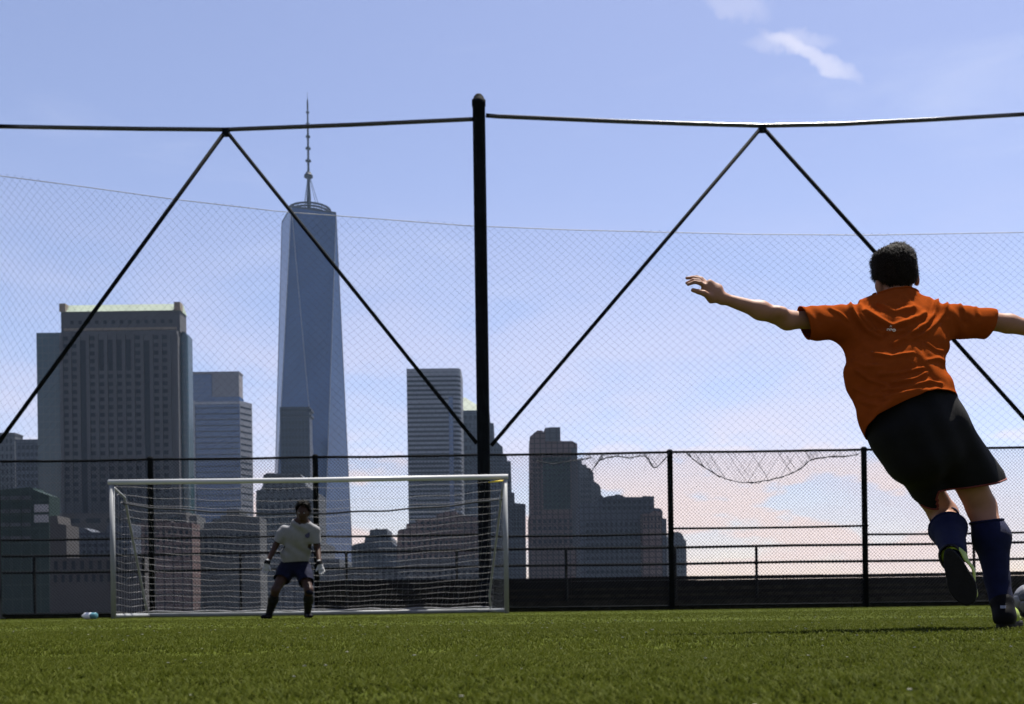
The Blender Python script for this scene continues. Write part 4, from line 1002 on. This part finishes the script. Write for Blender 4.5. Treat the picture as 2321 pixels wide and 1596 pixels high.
for sg in (-1, 1): kb_ += [(ell(HG(sg * .078, -.005, -.015), (.011, .02, .031), GR), .008), (ell(HG(sg * .034, .088, .022), (.022, .010, .007), GR), .008)]
kb_ += [(econ(gn, gc, X_, .13, .17, .09, .11), .05), (econ(gc, gw, X_, .17, .145, .11, .10), .05), (econ(gw, gp, X_, .145, .155, .10, .115), .05),
        (cone(gsL, geL, .052, .041), .04), (cone(geL, gwL, .041, .029), .02), (cone(gsR, geR, .052, .041), .04), (cone(geR, gwR, .041, .029), .02),
        (cone(ghL, gkL, .09, .060), .06), (cone(gkL, gkL.lerp(gaL, .35) + Y_ * .02, .056, .060), .03), (cone(gkL.lerp(gaL, .35) + Y_ * .02, gaL, .060, .038), .03),
        (cone(ghR, gkR, .09, .060), .06), (cone(gkR, gkR.lerp(gaR, .35) + Y_ * .02, .056, .060), .03), (cone(gkR.lerp(gaR, .35) + Y_ * .02, gaR, .060, .038), .03)]
v, fc = nets(blend(kb_), *bounds([HG(0, 0, .12), gsL, gwL, gwR, gaL, gaR, gp, gkL, gkR], .13), .011)
keep = mesh_obj('person', relax(v, fc, 1).tolist(), fc.tolist(), M['skin_dk'], None, True)
tag(keep, 'goalkeeper crouching in front of the goal in white jersey, navy shorts and gloves', 'person', 'soccer players')
for sg in (-1, 1):
    mb = MB(); e = HG(sg * .033, .088, .004); mb.lathe((e.x, e.y), [(.001, e.z - .009), (.010, e.z - .004), (.010, e.z + .004), (.001, e.z + .009)], 8); obj('eye', mb, M['eye'], keep, True)
def wr_k(v, n): return v + n * (.006 * np.sin(v[:, 0] * 30 + v[:, 2] * 25 + np.sin(v[:, 2] * 20)))[:, None]
js = [(econ(gn - Vector((0, 0, .03)), gc, X_, .16, .20, .10, .128), 0), (econ(gc, gw, X_, .20, .185, .128, .125), .05), (econ(gw, gp, X_, .188, .20, .125, .14), .05),
      (cone(gsL, gsL.lerp(geL, .95), .076, .070), .05), (cone(gsR, gsR.lerp(geR, .95), .076, .070), .05), (cone(gn + Vector((0, 0, -.02)), gc, .078, .10), .05)]
jer = garment('jersey', blend(js), *bounds([gn, gsL, gsR, geL, geR, gp - Vector((0, 0, .1))], .15), .010, M['shirt_w'], keep,
    [(G(640, 835, -.05), Vector((.05, 0, -1)), .35), (gsL.lerp(geL, .72), geL - gsL, .12), (gsR.lerp(geR, .72), geR - gsR, .12), (gn + Vector((0, 0, .035)), Vector((0, -.45, 1)), .11)], shape=wr_k)
cr = G(770, 545, -.285)
bvk = BVHTree.FromPolygons([q.co.copy() for q in jer.data.vertices], [tuple(q.vertices) for q in jer.data.polygons]); cp, cn = on(bvk, cr)
obj('crest', MB().prof([(cp.x - .035, cp.z + .035), (cp.x - .03, cp.z - .02), (cp.x, cp.z - .045), (cp.x + .03, cp.z - .02), (cp.x + .035, cp.z + .035)], cp.y - .010, cp.y + .006), M['crest'], jer)
sk = [(econ(gw.lerp(gp, .3), gp, X_, .175, .185, .12, .135), 0), (cone(ghL, ghL.lerp(gkL, .75), .125, .105), .06), (cone(ghR, ghR.lerp(gkR, .9), .125, .105), .06)]
garment('shorts', blend(sk), *bounds([gw, gp, gkL, gkR], .17), .011, M['navy'], keep,
    [(gw.lerp(gp, .35), Vector((0, 0, 1)), .4), (ghL.lerp(gkL, .50), gkL - ghL, .20), (ghR.lerp(gkR, .62), gkR - ghR, .20)], shape=wr_k)
for k_n, a_n in ((gkL, gaL), (gkR, gaR)):
    s_ = garment('sock', blend([(cone(k_n.lerp(a_n, .1), k_n.lerp(a_n, .38) + Y_ * .02, .062, .068), 0), (cone(k_n.lerp(a_n, .38) + Y_ * .02, a_n, .068, .046), .03)]), *bounds([k_n, a_n], .11), .009, M['rubber'], keep, [(k_n.lerp(a_n, .18), k_n - a_n, .12)], it=1)
for a_n, tw in ((gaL, -.25), (gaR, .45)):
    gx, gy = a_n.x, a_n.y; f_ = Vector((math.sin(tw), -math.cos(tw), 0)); h0 = Vector((gx, gy, .0)) - f_ * .06
    sp_ = [(econ(h0 + f_ * .03 + Vector((0, 0, .04)), h0 + f_ * .22 + Vector((0, 0, .028)), f_.cross(Vector((0, 0, 1))), .040, .042, .045, .026), 0), (cone(h0 + f_ * .05 + Vector((0, 0, .05)), a_n, .040, .048), .03)]
    v, fc = nets(blend(sp_), *bounds([h0, h0 + f_ * .3, a_n], .09), .008); v[:, 2] = np.maximum(v[:, 2], .004)
    mesh_obj('shoe', v.tolist(), fc.tolist(), M['shoe_blk'], keep, True)
def glove(wr, d, thumb_side, parent):
    d = Vector(d).normalized(); s_ = Vector((1, 0, 0)); s_ = (s_ - d * s_.dot(d)).normalized(); n_ = d.cross(s_)
    pr = [(cone(wr - d * .03, wr + d * .02, .034, .033), 0), (econ(wr + d * .02, wr + d * .08, s_, .035, .040, .020, .020), .02)]
    for k, (o_, l) in enumerate(((-.030, .070), (-.011, .080), (.009, .078), (.028, .062))):
        b0 = wr + d * .07 + s_ * (o_ * -thumb_side); b1 = b0 + d * l * .55 + s_ * o_ * .25 * -thumb_side; pr.append((cone(b0, b1, .0105, .010), .004)); pr.append((cone(b1, b1 + d * l * .4 - Y_ * .02, .010, .008), .004))
    b0 = wr + d * .03 + s_ * .035 * thumb_side; pr.append((cone(b0, b0 + d * .05 + s_ * .035 * thumb_side - Y_ * .015, .015, .012), .008))
    v, fc = nets(blend(pr), *bounds([wr - d * .08, wr + d * .24, wr + s_ * .1, wr - s_ * .1], .06), .006)
    g_ = mesh_obj('glove', relax(v, fc, 1, .3).tolist(), fc.tolist(), M['glove'], parent, True)
    garment('wrist_strap', cone(wr - d * .035, wr + d * .01, .043, .042), *bounds([wr - d * .04, wr + d * .02], .07), .006, M['shoe_blk'], g_, [(wr + d * .012, d, .1), (wr - d * .04, -d, .1)], thick=.003)
glove(gwL, (-.25, -.15, -1), 1, keep, ); glove(gwR, (.30, -.25, -.9), -1, keep)
kh = garment('hair', blend([(ell(HG(0, -.008, .045), (.094, .108, .096), GR), 0), (ell(HG(.01, .02, .125), (.06, .06, .03), GR), .03), (ell(HG(0, -.05, -.01), (.078, .06, .07), GR), .03)]), *bounds([HG(0, 0, .13), HG(.1, 0, -.08), HG(-.1, 0, 0), HG(0, .1, 0), HG(0, -.1, 0)], .04), .007, M['hair_blk'], keep, [(HG(0, 0, .035), GR @ np.array([0, 1.0, -.75]), .2)], thick=.002, shape=hair_n)
strands(kh, 2200, .03, .07, M['hair_blk'], kh, lambda p: Vector((rng.normal(0, 1), rng.normal(0, 1), .8)) * .8, .003)

# ------------------------------------------------------------------ the ball at the right edge
BD = 5.95; bc = PX(2341, 1352, BD); bc.z = .11
M['ball'] = mat('ball_grey_leather', (0.11, 0.11, 0.12), .4, .06, 20, .1, spec=.4); M['ball_dk'] = mat('ball_dark_panel', (0.03, 0.03, 0.035), .4, .1, 20)
bl = thing('soccer_ball', (bc.x, bc.y, 0), 'grey and black soccer ball resting on the turf at the right edge', 'ball')
bm = bmesh.new(); bmesh.ops.create_icosphere(bm, subdivisions=1, radius=1.0); bm.verts.ensure_lookup_table()
# truncated icosahedron panels as raised caps on the sphere
ico = [(0, s1, s2 * 1.618034) for s1 in (1, -1) for s2 in (1, -1)]; ico = [Vector(p) for p in ico + [(b_, c_, a_) for a_, b_, c_ in ico] + [(c_, a_, b_) for a_, b_, c_ in ico]]; bm.free()
tris = [(i, j, k) for i in range(12) for j in range(i + 1, 12) for k in range(j + 1, 12) if all(abs((ico[a_] - ico[b_]).length - 2) < .01 for a_, b_ in ((i, j), (j, k), (i, k)))]
def panel(corners, m):
    c_ = sum(corners, Vector()) / len(corners); mb = MB(); rings = 5
    ax1 = (corners[0] - c_).normalized(); ax2 = c_.normalized().cross(ax1)
    cs = sorted(corners, key=lambda p: math.atan2((p - c_).dot(ax2), (p - c_).dot(ax1)))
    n = len(cs) * 4; mb.v.append(tuple(c_.normalized() * .1105))
    for r in range(1, rings + 1):
        for k in range(n):
            a_, b_ = cs[k // 4], cs[(k // 4 + 1) % len(cs)]; e = a_.lerp(b_, (k % 4) / 4); p = c_.lerp(e, r / rings * (.975))
            mb.v.append(tuple(p.normalized() * (.1105 if r < rings else .1075)))
    for k in range(n): mb.f.append((0, 1 + k, 1 + (k + 1) % n))
    for r in range(rings - 1):
        for k in range(n): mb.f.append((1 + r * n + k, 1 + (r + 1) * n + k, 1 + (r + 1) * n + (k + 1) % n, 1 + r * n + (k + 1) % n))
    rot = Matrix.Rotation(.5, 3, 'X') @ Matrix.Rotation(.4, 3, 'Z'); mb.v = [tuple(rot @ Vector(q) + bc) for q in mb.v]
    return obj('panel', mb, m, bl, True)
for i in range(12):
    nbs = [j for j in range(12) if abs((ico[i] - ico[j]).length - 2) < .01]
    panel([ico[i].lerp(ico[j], 1 / 3) for j in nbs], M['ball_dk'])
for i, j, k in tris:
    panel([ico[a_].lerp(ico[b_], t) for a_, b_ in ((i, j), (j, k), (k, i)) for t in (1 / 3, 2 / 3)], M['ball'])

# ------------------------------------------------------------------ turf pile: one mass of short bent blades
def vnoise(x, y, s, seed):
    r = np.random.default_rng(seed); g = r.random((97, 97)); X, Y = x / s, y / s
    xi, yi = np.floor(X).astype(int), np.floor(Y).astype(int); fx, fy = X - xi, Y - yi; fx = fx * fx * (3 - 2 * fx); fy = fy * fy * (3 - 2 * fy)
    a = lambda i, j: g[i % 97, j % 97]
    return (a(xi, yi) * (1 - fx) + a(xi + 1, yi) * fx) * (1 - fy) + (a(xi, yi + 1) * (1 - fx) + a(xi + 1, yi + 1) * fx) * fy
def turf(n, y0, y1, pad, w, h0, h1, seed):
    r = np.random.default_rng(seed); u = r.random(n); y = np.sqrt(y0 ** 2 + u * (y1 ** 2 - y0 ** 2)); hwid = y * .53 + pad; x = (r.random(n) * 2 - 1) * hwid
    cl = .55 * vnoise(x, y, .07, 1) + .45 * vnoise(x, y, .25, 2); big = vnoise(x, y, 1.1, 3)
    keep_ = r.random(n) < .35 + .75 * np.clip((cl - .28) * 2.2, 0, 1); x, y, cl, big = x[keep_], y[keep_], cl[keep_], big[keep_]; n = len(x)
    h = (h0 + (h1 - h0) * r.random(n)) * (.55 + .75 * cl); az = r.random(n) * 2 * np.pi; wa = az + np.pi / 2 + r.normal(0, .6, n)
    ln = h * (.5 + .9 * r.random(n)) * (1.2 - .5 * cl); dirx = np.cos(az) + 1.0 * (big - .5); diry = np.sin(az) + .8 * (cl - .5)
    ww = w * (.6 + .8 * r.random(n)); wx_, wy_ = np.cos(wa) * ww / 2, np.sin(wa) * ww / 2; z = np.zeros(n)
    P0 = np.stack([x - wx_, y - wy_, z], 1); P1 = np.stack([x + wx_, y + wy_, z], 1); mx_, my_ = x + dirx * ln * .35, y + diry * ln * .35
    P2 = np.stack([mx_ + wx_ * .8, my_ + wy_ * .8, h * .62], 1); P3 = np.stack([mx_ - wx_ * .8, my_ - wy_ * .8, h * .62], 1); P4 = np.stack([x + dirx * ln, y + diry * ln, h * (.75 + .4 * r.random(n))], 1)
    return np.stack([P0, P1, P2, P3, P4], 1).reshape(-1, 3), n
chunks = [turf(340000, .75, 2.6, .8, .0030, .006, .016, 21), turf(230000, 2.6, 6.5, 1.0, .0046, .006, .016, 22), turf(100000, 6.5, 14, 1.2, .009, .004, .010, 23), turf(45000, 14, 22.5, 1.5, .015, .003, .008, 24)]
vv = np.concatenate([c_[0] for c_ in chunks]); nbld = sum(c_[1] for c_ in chunks); base_i = np.arange(nbld) * 5
loops = (base_i[:, None] + np.array([0, 1, 2, 3, 3, 2, 4])[None]).reshape(-1)
me = bpy.data.meshes.new('turf_pile'); me.vertices.add(len(vv)); me.vertices.foreach_set('co', vv.astype(f4).reshape(-1))
me.loops.add(len(loops)); me.loops.foreach_set('vertex_index', loops.astype(np.int32)); me.polygons.add(nbld * 2)
ls = (np.arange(nbld)[:, None] * 7 + np.array([0, 4])[None]).reshape(-1); me.polygons.foreach_set('loop_start', ls.astype(np.int32)); me.update(calc_edges=True)
gm = bpy.data.materials.new('turf_blades'); gm.use_nodes = True; t = gm.node_tree; pb = t.nodes['Principled BSDF']; pb.inputs['Roughness'].default_value = .6; pb.inputs['Specular IOR Level'].default_value = .02
geo = t.nodes.new('ShaderNodeNewGeometry'); rp = t.nodes.new('ShaderNodeValToRGB'); cr_ = rp.color_ramp
cr_.elements[0].position = 0; cr_.elements[0].color = (.031, .040, .0050, 1); cr_.elements[1].position = 1; cr_.elements[1].color = (.072, .080, .018, 1)
e = cr_.elements.new(.55); e.color = (.043, .053, .0070, 1); e = cr_.elements.new(.9); e.color = (.052, .061, .0095, 1)
t.links.new(geo.outputs['Random Per Island'], rp.inputs[0]); t.links.new(rp.outputs[0], pb.inputs['Base Color'])
tl = t.nodes.new('ShaderNodeBsdfTranslucent'); t.links.new(rp.outputs[0], tl.inputs[0]); ms = t.nodes.new('ShaderNodeMixShader'); ms.inputs[0].default_value = .32
t.links.new(pb.outputs[0], ms.inputs[1]); t.links.new(tl.outputs[0], ms.inputs[2]); t.links.new(ms.outputs[0], t.nodes['Material Output'].inputs[0]); me.materials.append(gm)
tp = bpy.data.objects.new('turf_pile', me); col.objects.link(tp); tag(tp, 'short dense green artificial grass blades covering the pitch', 'grass', kind='stuff')
M['fleck'] = mat('pale_fleck', (0.2450, 0.2380, 0.1890), .6, .2)
mb = MB()
for i in range(300):
    y = math.sqrt(random.uniform(.9 ** 2, 7.5 ** 2)); x = random.uniform(-1, 1) * (y * .53 + .6); s_ = random.uniform(.0012, .0035) * (.7 + y * .14); z = random.uniform(.010, .022)
    mb.rbox(x, y, s_, s_ * random.uniform(.4, 1), z, z + s_ * .7, random.uniform(0, 3))
tag(obj('turf_flecks', mb, M['fleck']), 'tiny pale crumbs scattered over the grass', 'litter', kind='stuff')

# ------------------------------------------------------------------ haze
hm = bpy.data.materials.new('haze_air'); hm.use_nodes = True; t = hm.node_tree; t.nodes.clear()
pv = t.nodes.new('ShaderNodeVolumePrincipled'); pv.inputs['Color'].default_value = (0.50, 0.70, 1.0, 1); pv.inputs['Density'].default_value = 0.00004; pv.inputs['Anisotropy'].default_value = 0.2
om = t.nodes.new('ShaderNodeOutputMaterial'); t.links.new(pv.outputs[0], om.inputs['Volume'])
hz = obj('haze', MB().box(-1520, 1520, -270, 2020, -5.7, 562), hm); tag(hz, 'thin bluish summer haze filling the air over the river and city', 'haze', kind='stuff')
